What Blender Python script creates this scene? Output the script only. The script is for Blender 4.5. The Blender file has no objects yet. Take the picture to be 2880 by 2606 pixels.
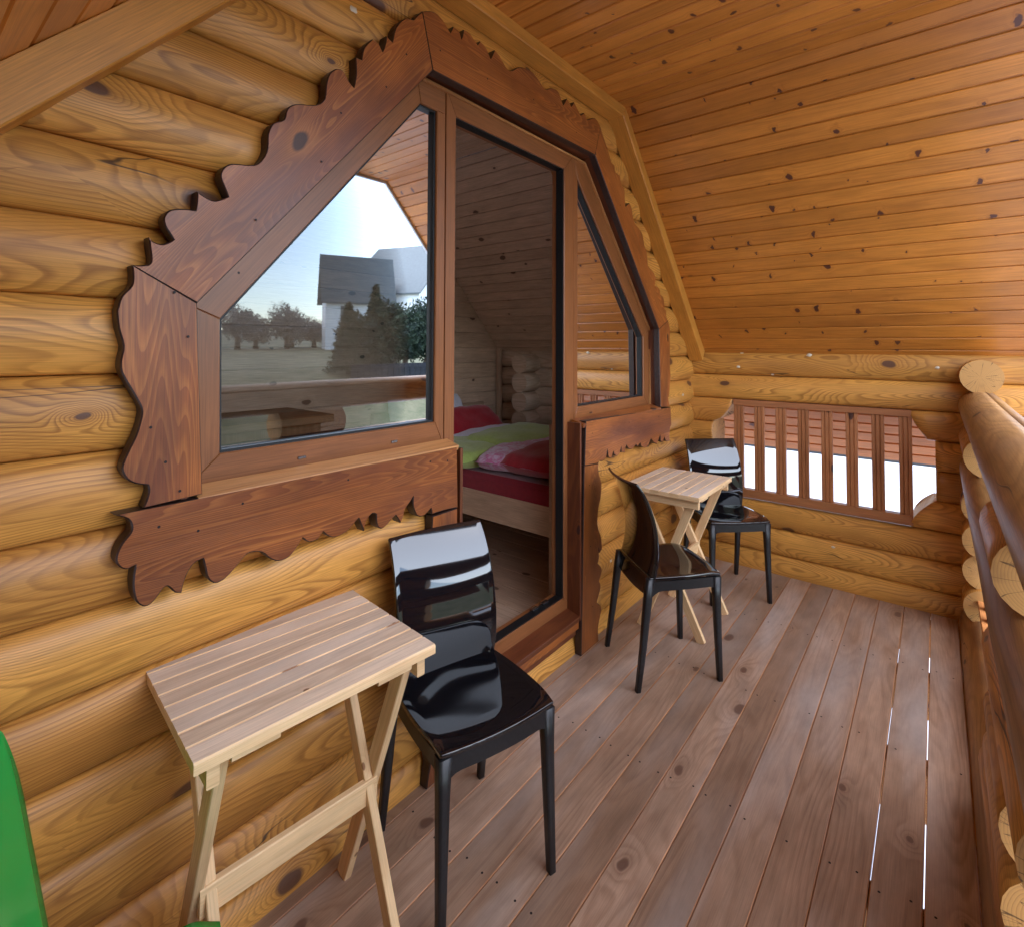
import bpy, bmesh, math, random
import numpy as np
from mathutils import Vector, Matrix, noise
random.seed(7)
R = math.radians
scene = bpy.context.scene
COL = scene.collection

# ------------------------------------------------------------------ camera
cam_d = bpy.data.cameras.new('camera')
cam = bpy.data.objects.new('camera', cam_d)
COL.objects.link(cam)
scene.camera = cam
cam_d.sensor_fit = 'HORIZONTAL'
cam_d.sensor_width = 36.0
cam_d.lens = 36.0 * 1475.0 / 2880.0
cam_d.shift_x = 0.0
cam_d.shift_y = -(1303.0 - 933.0) / 2880.0
cam_d.clip_start = 0.02
cam_d.clip_end = 2000
rot = Matrix(((0.62930666, -0.02475097, -0.77676284),
              (-0.77714691, -0.01492873, -0.62914213),
              (0.0039758, 0.99958217, -0.02862989)))
cam.matrix_world = Matrix.Translation((0, -1.395, 1.48)) @ rot.to_4x4()

# ------------------------------------------------------------------ world, sun
SUN_EL, SUN_AZ = R(62), R(196)          # soft overcast daylight from the open side of the porch
world = bpy.data.worlds.new('World')
scene.world = world
world.use_nodes = True
wt = world.node_tree
for n in list(wt.nodes): wt.nodes.remove(n)
wo = wt.nodes.new('ShaderNodeOutputWorld')
bg = wt.nodes.new('ShaderNodeBackground')
sky = wt.nodes.new('ShaderNodeTexSky')
sky.sky_type = 'NISHITA'
sky.sun_disc = False
sky.sun_elevation = SUN_EL
sky.sun_rotation = SUN_AZ
sky.air_density = 1.0
sky.dust_density = 0.4
sky.ozone_density = 1.5
hs = wt.nodes.new('ShaderNodeHueSaturation')
hs.inputs['Saturation'].default_value = 0.85
wt.links.new(sky.outputs[0], hs.inputs['Color'])
wt.links.new(hs.outputs[0], bg.inputs['Color'])
bg.inputs['Strength'].default_value = 0.15
wt.links.new(bg.outputs[0], wo.inputs['Surface'])
sun_d = bpy.data.lights.new('sun', 'SUN')
sun_d.energy = 1.3
sun_d.angle = R(110)
sun_d.color = (1.0, 0.96, 0.91)
sun = bpy.data.objects.new('sun', sun_d)
COL.objects.link(sun)
sd = Vector((math.sin(SUN_AZ) * math.cos(SUN_EL), math.cos(SUN_AZ) * math.cos(SUN_EL), math.sin(SUN_EL)))
sun.rotation_euler = sd.to_track_quat('Z', 'Y').to_euler()
scene.view_settings.view_transform = 'Standard'
scene.view_settings.look = 'None'
scene.view_settings.gamma = 1.0
scene.view_settings.exposure = 2.40
scene.render.film_transparent = False
try:
    scene.cycles.max_bounces = 10
    scene.cycles.diffuse_bounces = 6
    scene.cycles.glossy_bounces = 5
    scene.cycles.transparent_max_bounces = 12
    scene.cycles.sample_clamp_indirect = 6.0
    scene.cycles.use_denoising = True
except Exception:
    pass

# ------------------------------------------------------------------ node helpers
class NT:
    def __init__(s, name):
        s.m = bpy.data.materials.new(name)
        s.m.use_nodes = True
        s.t = s.m.node_tree
        s.t.nodes.clear()
        s.out = s.t.nodes.new('ShaderNodeOutputMaterial')
    def n(s, kind, **kw):
        x = s.t.nodes.new('ShaderNode' + kind)
        for k, v in kw.items(): setattr(x, k, v)
        return x
    def put(s, sock, v):
        if isinstance(v, bpy.types.NodeSocket): s.t.links.new(v, sock)
        elif isinstance(v, (tuple, list)) and len(v) == 3 and sock.type == 'RGBA': sock.default_value = (*v, 1)
        else: sock.default_value = v
    def math(s, op, a, b=0.0, c=None, clamp=False):
        x = s.n('Math', operation=op, use_clamp=clamp)
        s.put(x.inputs[0], a); s.put(x.inputs[1], b)
        if c is not None: s.put(x.inputs[2], c)
        return x.outputs[0]
    def vec(s, x, y, z=0.0):
        c = s.n('CombineXYZ')
        s.put(c.inputs[0], x); s.put(c.inputs[1], y); s.put(c.inputs[2], z)
        return c.outputs[0]
    def mix(s, f, a, b, mode='MIX'):
        x = s.n('Mix', data_type='RGBA', blend_type=mode)
        s.put(x.inputs[0], f); s.put(x.inputs[6], a); s.put(x.inputs[7], b)
        return x.outputs[2]
    def noise(s, v, scale, detail=2.0, rough=0.5, dim='3D', dist=0.0):
        x = s.n('TexNoise', noise_dimensions=dim)
        s.put(x.inputs['Vector'], v)
        x.inputs['Scale'].default_value = scale
        x.inputs['Detail'].default_value = detail
        x.inputs['Roughness'].default_value = rough
        x.inputs['Distortion'].default_value = dist
        return x.outputs['Fac']
    def ramp(s, f, stops, interp='LINEAR'):
        x = s.n('ValToRGB')
        s.put(x.inputs[0], f)
        x.color_ramp.interpolation = interp
        el = x.color_ramp.elements
        while len(el) < len(stops): el.new(0.5)
        for e, (p, c) in zip(el, stops):
            e.position = p
            e.color = (*c, 1) if isinstance(c, (tuple, list)) else (c, c, c, 1)
        return x.outputs[0]
    def mr(s, v, a, b, c=0.0, d=1.0):
        x = s.n('MapRange')
        s.put(x.inputs[0], v)
        for i, q in enumerate((a, b, c, d)): s.put(x.inputs[i + 1], q)
        return x.outputs[0]
    def bsdf(s, color, rough=0.5, spec=0.5, bump=None, bstr=0.2, bdist=0.002, metal=0.0, coat=0.0, sheen=0.0):
        p = s.n('BsdfPrincipled')
        s.put(p.inputs['Base Color'], color)
        s.put(p.inputs['Roughness'], rough)
        p.inputs['Specular IOR Level'].default_value = spec
        p.inputs['Metallic'].default_value = metal
        p.inputs['Coat Weight'].default_value = coat
        p.inputs['Coat Roughness'].default_value = 0.04
        p.inputs['Sheen Weight'].default_value = sheen
        if bump is not None:
            b = s.n('Bump')
            b.inputs['Strength'].default_value = bstr
            b.inputs['Distance'].default_value = bdist
            s.put(b.inputs['Height'], bump)
            s.t.links.new(b.outputs[0], p.inputs['Normal'])
        s.t.links.new(p.outputs[0], s.out.inputs['Surface'])
        return s.m

def wood(name, light, dark, knot, su=0.9, sv=7.0, rings=14.0, knots=0.3, kscale=4.0, krad=0.10, kreach=0.30, kpush=1.6,
         fiber=0.25, rough=0.42, var=0.25, ringamt=0.8, tint=None, tintamt=0.4, spec=0.4, bstr=0.35, coat=0.0, kstretch=0.55,
         specks=None, sharp=0.75, kdark=0.9, kwob=0.03, kmin=0.45, kmax=1.25, crack=0.0, mott=0.16):
    t = NT(name)
    uv = t.n('UVMap')
    sp = t.n('SeparateXYZ'); t.t.links.new(uv.outputs[0], sp.inputs[0])
    oi = t.n('ObjectInfo').outputs['Random']
    u = t.math('ADD', sp.outputs[0], t.math('MULTIPLY', oi, 71.3))
    v = t.math('ADD', sp.outputs[1], t.math('MULTIPLY', oi, 37.9))
    # knots: two-dimensional cells, only some of which carry a knot
    vo = t.n('TexVoronoi', voronoi_dimensions='2D', feature='F1')
    wob = t.math('SUBTRACT', t.noise(t.vec(u, v), 9.0 if kwob < 0.04 else 28.0, 2.0), 0.5)
    wob2 = t.math('SUBTRACT', t.noise(t.vec(v, u, 4.0), 9.0 if kwob < 0.04 else 22.0, 2.0), 0.5)
    ku = t.math('ADD', t.math('MULTIPLY', u, kstretch), t.math('MULTIPLY', wob, kwob))
    t.put(vo.inputs['Vector'], t.vec(ku, t.math('ADD', v, t.math('MULTIPLY', wob2, kwob))))
    vo.inputs['Scale'].default_value = kscale
    vo.inputs['Randomness'].default_value = 0.85
    cs = t.n('SeparateColor'); t.t.links.new(vo.outputs['Color'], cs.inputs[0])
    has = t.math('LESS_THAN', cs.outputs[0], knots)
    size = t.mr(t.math('POWER', cs.outputs[1], 1.6), 0, 1, kmin, kmax)
    d = t.math('DIVIDE', vo.outputs['Distance'], size)
    push = t.math('MULTIPLY', t.math('POWER', t.math('SUBTRACT', 1.0, t.math('DIVIDE', d, kreach), clamp=True), 2.0), has)
    # growth figure: contour lines of a stretched noise, bent round the knots
    f1 = t.noise(t.vec(t.math('MULTIPLY', u, su), t.math('MULTIPLY', v, sv), t.math('MULTIPLY', oi, 9.0)), 1.0, 1.5, 0.35)
    f2 = t.noise(t.vec(t.math('MULTIPLY', u, 5.0), t.math('MULTIPLY', v, 22.0)), 1.0, 2.0, 0.5)
    ph = t.math('ADD', t.math('MULTIPLY', f1, rings), t.math('MULTIPLY', push, kpush * 2.0))
    ph = t.math('ADD', ph, t.math('MULTIPLY', f2, 0.45))
    fr = t.math('FRACT', ph)
    ring = t.ramp(fr, [(0.0, 0.0), (sharp * 0.55, 0.15), (sharp, 1.0), (min(0.97, sharp + 0.10), 0.85), (1.0, 0.0)])
    patch = t.noise(t.vec(t.math('MULTIPLY', u, 1.7), t.math('MULTIPLY', v, 9.0), 3.0), 1.0, 2.0, 0.5)
    strength = t.mr(patch, 0.3, 0.7, 0.35, 1.0)
    ra = t.math('MULTIPLY', t.math('MULTIPLY', ring, strength), ringamt)
    col = t.mix(ra, light, dark)
    fib = t.noise(t.vec(t.math('MULTIPLY', u, 7.0), t.math('MULTIPLY', v, 330.0)), 1.0, 2.0, 0.6)
    fc = t.mr(fib, 0.3, 0.7, 1.0 - fiber, 1.0 + fiber * 0.6)
    col = t.mix(1.0, col, t.vec(fc, fc, fc), 'MULTIPLY')
    if tint is not None:
        pt = t.noise(t.vec(t.math('MULTIPLY', u, 0.9), t.math('MULTIPLY', v, 4.0), t.math('MULTIPLY', oi, 5.0)), 1.0, 3.0, 0.55)
        col = t.mix(t.math('MULTIPLY', t.mr(pt, 0.45, 0.68), tintamt), col, tint)
    mo = t.noise(t.vec(t.math('MULTIPLY', u, 4.0), t.math('MULTIPLY', v, 11.0), 2.0), 1.0, 6.0, 0.62)
    mf = t.mr(mo, 0.30, 0.70, 1.0 - mott, 1.0 + mott * 0.7)
    col = t.mix(1.0, col, t.vec(mf, mf, mf), 'MULTIPLY')
    hv = t.mr(oi, 0, 1, 1.0 - var, 1.0 + var * 0.7)
    col = t.mix(1.0, col, t.vec(hv, t.math('POWER', hv, 1.15), t.math('POWER', hv, 1.3)), 'MULTIPLY')
    core = t.math('MULTIPLY', t.mr(d, krad, krad * 0.72, 0.0, 1.0), has)
    halo = t.math('MULTIPLY', t.math('POWER', t.math('SUBTRACT', 1.0, t.math('DIVIDE', d, krad * 2.6), clamp=True), 1.5), has)
    col = t.mix(t.math('MULTIPLY', halo, 0.6), col, dark)
    col = t.mix(t.math('MULTIPLY', core, kdark), col, knot)
    if specks:
        v2 = t.n('TexVoronoi', voronoi_dimensions='2D', feature='F1')
        t.put(v2.inputs['Vector'], t.vec(t.math('MULTIPLY', u, 0.8), v))
        v2.inputs['Scale'].default_value = 5.5
        c2 = t.n('SeparateColor'); t.t.links.new(v2.outputs['Color'], c2.inputs[0])
        m = t.math('MULTIPLY', t.math('LESS_THAN', c2.outputs[2], specks[1]), t.mr(v2.outputs['Distance'], 0.05, 0.025))
        col = t.mix(m, col, specks[0])
    h = t.math('ADD', t.math('MULTIPLY', ra, -0.4), t.math('MULTIPLY', fib, 0.5))
    if crack:
        cn = t.noise(t.vec(t.math('MULTIPLY', u, 0.55), t.math('MULTIPLY', v, 5.0), t.math('MULTIPLY', oi, 13.0)), 1.0, 3.0, 0.5)
        cm = t.noise(t.vec(t.math('MULTIPLY', u, 2.1), t.math('MULTIPLY', v, 3.0), 8.0), 1.0, 1.0, 0.5)
        ck = t.math('MULTIPLY', t.mr(t.math('ABSOLUTE', t.math('SUBTRACT', cn, 0.5)), 0.0007, 0.0026, 1.0, 0.0), t.mr(cm, 0.54, 0.60))
        ck = t.math('MULTIPLY', ck, crack)
        col = t.mix(ck, col, (0.035, 0.018, 0.010))
        h = t.math('SUBTRACT', h, t.math('MULTIPLY', ck, 3.0))
    rg = t.mr(patch, 0.2, 0.8, rough - 0.06, rough + 0.10)
    return t.bsdf(col, rg, spec, h, bstr, 0.0012, coat=coat)

def endgrain(name, light, dark, rough=0.6):
    t = NT(name)
    tc = t.n('TexCoord')
    sp = t.n('SeparateXYZ'); t.t.links.new(tc.outputs['Object'], sp.inputs[0])
    oi = t.n('ObjectInfo').outputs['Random']
    wob = t.noise(t.vec(sp.outputs[1], sp.outputs[2], oi), 7.0, 2.0)
    y = t.math('ADD', sp.outputs[1], t.mr(oi, 0, 1, -0.02, 0.02))
    r = t.math('SQRT', t.math('ADD', t.math('MULTIPLY', y, y), t.math('MULTIPLY', sp.outputs[2], sp.outputs[2])))
    fr = t.math('FRACT', t.math('ADD', t.math('MULTIPLY', r, 170.0), t.math('MULTIPLY', wob, 6.0)))
    ring = t.ramp(fr, [(0, 0.0), (0.6, 0.5), (0.85, 1.0), (1, 0.0)])
    col = t.mix(t.math('MULTIPLY', ring, 0.45), light, dark)
    blot = t.noise(t.vec(sp.outputs[1], sp.outputs[2], oi), 16.0, 3.0)
    col = t.mix(t.mr(blot, 0.55, 0.75, 0, 0.5), col, dark)
    ang = t.math('ARCTAN2', sp.outputs[2], y)
    rc = t.noise(t.vec(t.math('MULTIPLY', ang, 3.2), t.math('MULTIPLY', r, 4.0), t.math('MULTIPLY', oi, 11.0)), 1.0, 2.0, 0.5)
    ck = t.mr(t.math('ABSOLUTE', t.math('SUBTRACT', rc, 0.5)), 0.003, 0.010, 0.8, 0.0)
    col = t.mix(ck, col, (0.05, 0.025, 0.015))
    return t.bsdf(col, rough, 0.3, ring, 0.2, 0.001)

def plain(name, col, rough=0.5, spec=0.5, metal=0.0, nscale=None, namt=0.15, bstr=0.1, coat=0.0, sheen=0.0):
    t = NT(name)
    c = col; h = None
    if nscale:
        tc = t.n('TexCoord')
        nz = t.noise(tc.outputs['Object'], nscale, 4.0, 0.6)
        f = t.mr(nz, 0.3, 0.7, 1 - namt, 1 + namt)
        c = t.mix(1.0, col, t.vec(f, f, f), 'MULTIPLY'); h = nz
    return t.bsdf(c, rough, spec, h, bstr, 0.002, metal=metal, coat=coat, sheen=sheen)

# ------------------------------------------------------------------ materials
M_log = wood('log_pine', (0.640, 0.298, 0.060), (0.235, 0.080, 0.014), (0.085, 0.034, 0.020), su=0.95, sv=5.2, rings=52, crack=0.85,
             knots=0.42, kscale=3.9, krad=0.085, kreach=0.50, kpush=5.0, kmin=0.35, kmax=1.5, rough=0.42, var=0.18, ringamt=0.82, fiber=0.24,
             tint=(0.44, 0.165, 0.036), tintamt=0.55, specks=((0.75, 0.72, 0.66), 0.02), bstr=0.2, sharp=0.8)
M_logend = endgrain('log_end_grain', (0.52, 0.27, 0.085), (0.24, 0.11, 0.045))
M_rail = wood('rail_pine', (0.44, 0.235, 0.082), (0.24, 0.11, 0.035), (0.06, 0.035, 0.03), su=0.8, sv=5, rings=20,
              knots=0.35, rough=0.45, var=0.12, tint=(0.25, 0.145, 0.095), tintamt=0.75, mott=0.25, crack=0.8)
M_ceil = wood('ceiling_board', (0.570, 0.208, 0.032), (0.36, 0.112, 0.014), (0.060, 0.016, 0.014), su=0.5, sv=9, rings=14,
              knots=0.46, kscale=6.4, krad=0.095, kreach=0.30, kpush=1.2, kwob=0.060, kmin=0.35, kmax=1.6, rough=0.33, var=0.20, ringamt=0.5, kstretch=1.5,
              fiber=0.16, bstr=0.15, spec=0.5, sharp=0.7)
M_floor = wood('deck_board', (0.410, 0.262, 0.178), (0.245, 0.132, 0.080), (0.085, 0.036, 0.026), su=0.9, sv=7, rings=16,
               knots=0.42, kscale=4.4, krad=0.085, kreach=0.42, kpush=2.0, rough=0.38, var=0.26, ringamt=0.6,
               tint=(0.42, 0.355, 0.320), tintamt=0.8, mott=0.26, fiber=0.18, bstr=0.25, spec=0.7, kdark=0.7)
M_flooredge = wood('deck_board_edge', (0.50, 0.24, 0.11), (0.36, 0.15, 0.06), (0.1, 0.05, 0.03), knots=0.0)
M_stain = wood('stained_casing', (0.250, 0.068, 0.014), (0.56, 0.205, 0.045), (0.028, 0.010, 0.008), su=0.9, sv=10, rings=38,
               knots=0.14, kscale=5.0, krad=0.10, kreach=0.34, kpush=2.0, rough=0.34, var=0.22, ringamt=0.62,
               tint=(0.095, 0.026, 0.015), tintamt=0.8, spec=0.4, mott=0.25, sharp=0.86, fiber=0.25, bstr=0.4)
M_stainedge = plain('burnt_edge', (0.030, 0.013, 0.010), 0.45, 0.5, nscale=60, namt=0.4, bstr=0.2)
M_frame = wood('window_frame_laminate', (0.245, 0.086, 0.027), (0.15, 0.048, 0.014), (0.06, 0.02, 0.01), su=0.8, sv=22, rings=10,
               knots=0.0, rough=0.34, var=0.06, ringamt=0.5, fiber=0.2, spec=0.5, bstr=0.1)
M_liner = wood('dark_liner', (0.115, 0.030, 0.011), (0.18, 0.055, 0.016), (0.03, 0.01, 0.01), knots=0.1, rough=0.4, var=0.1)
M_bead = wood('golden_bead', (0.52, 0.24, 0.085), (0.38, 0.15, 0.045), (0.1, 0.05, 0.03), knots=0.0, rough=0.35, var=0.08)
M_trim = wood('roof_trim_pine', (0.60, 0.26, 0.045), (0.42, 0.155, 0.025), (0.09, 0.04, 0.02), su=0.5, sv=6, rings=6, knots=0.12,
              rough=0.38, var=0.08, ringamt=0.45)
M_table = wood('table_pine', (0.74, 0.58, 0.43), (0.55, 0.38, 0.25), (0.16, 0.070, 0.030), su=0.8, sv=14, rings=12,
               knots=0.42, kscale=8.0, krad=0.055, kreach=0.25, kpush=1.0, rough=0.48, var=0.14, ringamt=0.6,
               tint=(0.66, 0.58, 0.51), tintamt=0.6, kstretch=0.9, fiber=0.16)
M_tableraw = wood('table_pine_raw', (0.80, 0.54, 0.29), (0.62, 0.35, 0.15), (0.22, 0.09, 0.03), su=0.8, sv=12, rings=12,
                  knots=0.2, kscale=6.0, krad=0.07, kreach=0.3, kpush=1.5, rough=0.5, var=0.08, ringamt=0.5, fiber=0.12)
M_int = wood('interior_board', (0.62, 0.43, 0.30), (0.46, 0.29, 0.19), (0.10, 0.05, 0.03), su=0.5, sv=9, rings=8, knots=0.35,
             kscale=5.5, krad=0.10, rough=0.5, var=0.10, ringamt=0.45)
M_intlog = wood('interior_log', (0.60, 0.44, 0.32), (0.44, 0.30, 0.20), (0.08, 0.05, 0.03), rough=0.5, var=0.08, knots=0.12)
M_bedwood = wood('bed_wood', (0.50, 0.33, 0.22), (0.40, 0.24, 0.15), (0.2, 0.1, 0.06), su=0.5, sv=10, rings=8, knots=0.05,
                 rough=0.5, var=0.05, ringamt=0.4)
M_soffit = wood('soffit_board', (0.68, 0.28, 0.090), (0.52, 0.19, 0.055), (0.12, 0.04, 0.02), su=0.5, sv=9, rings=8, knots=0.15,
                rough=0.45, var=0.12, ringamt=0.4)
M_black = plain('black_gloss_plastic', (0.005, 0.005, 0.007), 0.045, 0.75, coat=0.4)
M_blackleg = plain('black_satin_plastic', (0.012, 0.012, 0.014), 0.40, 0.5, nscale=90, namt=0.3, bstr=0.05)
M_green = plain('green_gloss_plastic', (0.010, 0.34, 0.055), 0.12, 0.6)
M_gasket = plain('black_rubber', (0.008, 0.008, 0.009), 0.5, 0.4)
M_spacer = plain('grey_spacer', (0.16, 0.17, 0.20), 0.35, 0.5)
M_metal = plain('steel_hardware', (0.45, 0.45, 0.47), 0.25, 0.5, metal=1.0)
M_nail = plain('nail_head', (0.015, 0.010, 0.010), 0.6, 0.3)
M_white = plain('white_render', (0.78, 0.78, 0.78), 0.8, 0.3, nscale=3, namt=0.05)
M_roofdark = plain('grey_roof_sheet', (0.085, 0.10, 0.105), 0.6, 0.4, nscale=4, namt=0.15)
M_fascia = plain('pale_fascia', (0.62, 0.66, 0.70), 0.6, 0.4)
M_wing = plain('window_dark', (0.03, 0.035, 0.045), 0.1, 0.5)
M_ground = None
M_red = plain('red_cotton', (0.36, 0.010, 0.022), 0.85, 0.2, nscale=40, namt=0.12, sheen=0.3)
M_mred = plain('dark_red_cotton', (0.22, 0.006, 0.016), 0.85, 0.2, nscale=40, namt=0.12, sheen=0.3)
M_lime = plain('lime_cotton', (0.36, 0.46, 0.12), 0.85, 0.2, nscale=40, namt=0.10, sheen=0.3)
M_pink = None
M_linen = plain('white_linen', (0.62, 0.62, 0.70), 0.85, 0.2, nscale=40, namt=0.08, sheen=0.3)
M_cab = wood('cabinet_wood', (0.40, 0.24, 0.12), (0.28, 0.15, 0.07), (0.1, 0.05, 0.03), knots=0.05, var=0.05)
M_greyp = plain('grey_panel', (0.33, 0.33, 0.35), 0.4)

def mk_pink():
    t = NT('pink_print_cotton')
    tc = t.n('TexCoord')
    w = t.noise(tc.outputs['Object'], 14.0, 3.0, 0.6, dist=1.5)
    w2 = t.noise(tc.outputs['Object'], 55.0, 2.0)
    c = t.mix(t.mr(w, 0.42, 0.6), (0.55, 0.16, 0.30), (0.62, 0.45, 0.58))
    c = t.mix(t.mr(w2, 0.55, 0.7, 0, 0.5), c, (0.45, 0.45, 0.5))
    return t.bsdf(c, 0.85, 0.2, w2, 0.2, 0.003, sheen=0.3)
M_pink = mk_pink()

def mk_ground():
    t = NT('pale_ground')
    tc = t.n('TexCoord')
    sp = t.n('SeparateXYZ'); t.t.links.new(tc.outputs['Object'], sp.inputs[0])
    g = t.noise(tc.outputs['Object'], 1.2, 6.0, 0.65)
    g2 = t.noise(tc.outputs['Object'], 9.0, 4.0, 0.6)
    grass = t.mix(t.mr(g, 0.35, 0.65), (0.075, 0.085, 0.035), (0.17, 0.15, 0.085))
    grass = t.mix(t.mr(g2, 0.4, 0.7, 0, 0.4), grass, (0.05, 0.06, 0.025))
    pave = t.mix(t.mr(g, 0.3, 0.7), (0.44, 0.45, 0.48), (0.52, 0.52, 0.54))
    near = t.mr(t.math('ADD', sp.outputs[1], t.math('MULTIPLY', g, 1.0)), -10.5, -10.0)
    c = t.mix(near, grass, pave)
    return t.bsdf(c, 0.8, 0.3, g2, 0.4, 0.02)
M_ground = mk_ground()

def mk_leaf(name, a, b):
    t = NT(name)
    oi = t.n('ObjectInfo').outputs['Random']
    tc = t.n('TexCoord')
    nz = t.noise(tc.outputs['Object'], 2.3, 3.0)
    c = t.mix(t.mr(nz, 0.35, 0.65), a, b)
    return t.bsdf(c, 0.75, 0.3)
M_conifer = mk_leaf('conifer_needles', (0.012, 0.022, 0.015), (0.035, 0.055, 0.028))
M_bare = mk_leaf('bare_twigs', (0.20, 0.185, 0.18), (0.28, 0.26, 0.25))  # greyed and paled, so distance haze is put into the colour
M_bark = plain('bark', (0.09, 0.065, 0.05), 0.9, 0.2, nscale=12, namt=0.3)
M_fence = plain('dark_fence_board', (0.022, 0.022, 0.026), 0.9, 0.3, nscale=8, namt=0.3)

def mk_glass():
    t = NT('double_glazing')
    tr = t.n('BsdfTransparent'); tr.inputs[0].default_value = (0.50, 0.52, 0.52, 1)
    gl = t.n('BsdfGlossy'); gl.inputs['Roughness'].default_value = 0.015
    gl.inputs[0].default_value = (0.93, 0.97, 1.0, 1)
    fr = t.n('Fresnel'); fr.inputs[0].default_value = 1.52
    f = t.math('MULTIPLY', fr.outputs[0], 3.0, clamp=True)
    mx = t.n('MixShader')
    t.put(mx.inputs[0], f)
    t.t.links.new(tr.outputs[0], mx.inputs[1]); t.t.links.new(gl.outputs[0], mx.inputs[2])
    t.t.links.new(mx.outputs[0], t.out.inputs['Surface'])
    return t.m
M_glass = mk_glass()

# ------------------------------------------------------------------ object helpers
I4 = Matrix.Identity(4)
def tag(o, label=None, cat=None, group=None, kind=None):
    if label: o['label'] = label
    if cat: o['category'] = cat
    if group: o['group'] = group
    if kind: o['kind'] = kind
    return o
def thing(name, label, cat, loc=(0, 0, 0), rz=0.0, group=None):
    o = bpy.data.objects.new(name, None)
    o.empty_display_size = 0.1
    o.matrix_basis = Matrix.Translation(loc) @ Matrix.Rotation(rz, 4, 'Z')
    COL.objects.link(o)
    return tag(o, label, cat, group)
def wm(o):
    m = o.matrix_basis.copy(); p = o.parent
    while p is not None:
        m = p.matrix_basis @ m; p = p.parent
    return m
def link(name, me, parent=None, M=I4):
    """M is the local matrix inside the parent"""
    o = bpy.data.objects.new(name, me)
    COL.objects.link(o)
    if parent is not None: o.parent = parent
    o.matrix_basis = M
    return o
def mesh(name, V, F, mats, UV=None, MI=None, smooth=False):
    me = bpy.data.meshes.new(name)
    me.from_pydata([tuple(v) for v in V], [], F)
    for m in mats: me.materials.append(m)
    if UV is not None:
        lay = me.uv_layers.new(name='UVMap')
        flat = [c for f in UV for p in f for c in p]
        lay.data.foreach_set('uv', flat)
    if MI is not None: me.polygons.foreach_set('material_index', MI)
    if smooth is True: me.polygons.foreach_set('use_smooth', [True] * len(F))
    elif smooth is not False: me.polygons.foreach_set('use_smooth', smooth)
    me.update()
    return me
def frame(p, x, z):
    """matrix with local x along x and local z near z"""
    x = Vector(x).normalized(); z = Vector(z)
    y = z.cross(x).normalized(); z = x.cross(y).normalized()
    return Matrix(((x.x, y.x, z.x, p[0]), (x.y, y.y, z.y, p[1]), (x.z, y.z, z.z, p[2]), (0, 0, 0, 1)))
def rectp(w, t, c=0.002):
    a, b = w / 2, t / 2
    return [(-a + c, -b), (a - c, -b), (a, -b + c), (a, b - c), (a - c, b), (-a + c, b), (-a, b - c), (-a, -b + c)]
def prism(name, prof, x0, x1, mats, end0=None, end1=None, seg=1, smooth=False, wob=0.0, seed=0.0, mi=None, taper=None, caps=True):
    """extrude profile [(y,z)] along x; end0/end1(y,z)->x offset; mats[0]=side, mats[-1]=end grain"""
    n = len(prof)
    per = [0.0]
    for i in range(n):
        a, b = prof[i], prof[(i + 1) % n]
        per.append(per[-1] + math.hypot(a[0] - b[0], a[1] - b[1]))
    V, F, UV, MI, SM = [], [], [], [], []
    cy = sum(p[0] for p in prof) / n; cz = sum(p[1] for p in prof) / n
    for s in range(seg + 1):
        f = s / seg
        k = 1.0 if taper is None else 1 + (taper - 1) * f
        for i, (y, z) in enumerate(prof):
            y2 = cy + (y - cy) * k; z2 = cz + (z - cz) * k
            a = x0 + (end0(y, z) if end0 else 0.0); b = x1 + (end1(y, z) if end1 else 0.0)
            x = a + (b - a) * f
            if wob:
                q = noise.noise(Vector((x * 1.3 + seed, y * 5, z * 5 + seed))) * wob + noise.noise(Vector((x * 6 + seed, y * 14, z * 14))) * wob * 0.25
                l = math.hypot(y2, z2) or 1
                y2 += y2 / l * q; z2 += z2 / l * q
            V.append((x, y2, z2))
    for s in range(seg):
        for i in range(n):
            j = (i + 1) % n
            A, B, Cc, D = s * n + i, s * n + j, (s + 1) * n + j, (s + 1) * n + i
            F.append((A, D, Cc, B))
            UV.append([(V[A][0], per[i]), (V[D][0], per[i]), (V[Cc][0], per[i + 1]), (V[B][0], per[i + 1])])
            MI.append(mi[i] if mi else 0); SM.append(bool(smooth))
    if caps:
        for base, rev in ((0, False), (seg * n, True)):
            idx = [base + i for i in range(n)]
            if rev: idx = idx[::-1]
            F.append(tuple(idx))
            UV.append([(V[q][1], V[q][2]) for q in idx]); MI.append(len(mats) - 1); SM.append(False)
    return mesh(name, V, F, mats, UV, MI, SM)
def circ(r, n=20):
    return [(r * math.cos(2 * math.pi * (i + 0.5) / n - math.pi / 2), r * math.sin(2 * math.pi * (i + 0.5) / n - math.pi / 2)) for i in range(n)]
def bar(name, p0, p1, w, t, mats, parent=None, up=(0, 0, 1), c=0.002, **k):
    """a straight bar from p0 to p1 (points in the parent's space), width w along the side, thickness t along up"""
    p0 = Vector(p0); p1 = Vector(p1)
    me = prism(name, rectp(w, t, c), 0, (p1 - p0).length, mats, **k)
    return link(name, me, parent, frame(p0, p1 - p0, up))
def box(name, a, b, mats, parent=None, axis=0, c=0.002, **k):
    """axis aligned box between corners a and b with the grain along axis"""
    a = Vector(a); b = Vector(b); m = (a + b) / 2; s = b - a
    if axis == 0: w, t, L, x, z = s.y, s.z, s.x, (1, 0, 0), (0, 0, 1)
    elif axis == 1: w, t, L, x, z = s.x, s.z, s.y, (0, 1, 0), (0, 0, 1)
    else: w, t, L, x, z = s.y, s.x, s.z, (0, 0, 1), (1, 0, 0)
    c = min(c, abs(w) * 0.3, abs(t) * 0.3)
    return link(name, prism(name, rectp(w, t, c), -L / 2, L / 2, mats, **k), parent, frame(m, x, z))
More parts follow.
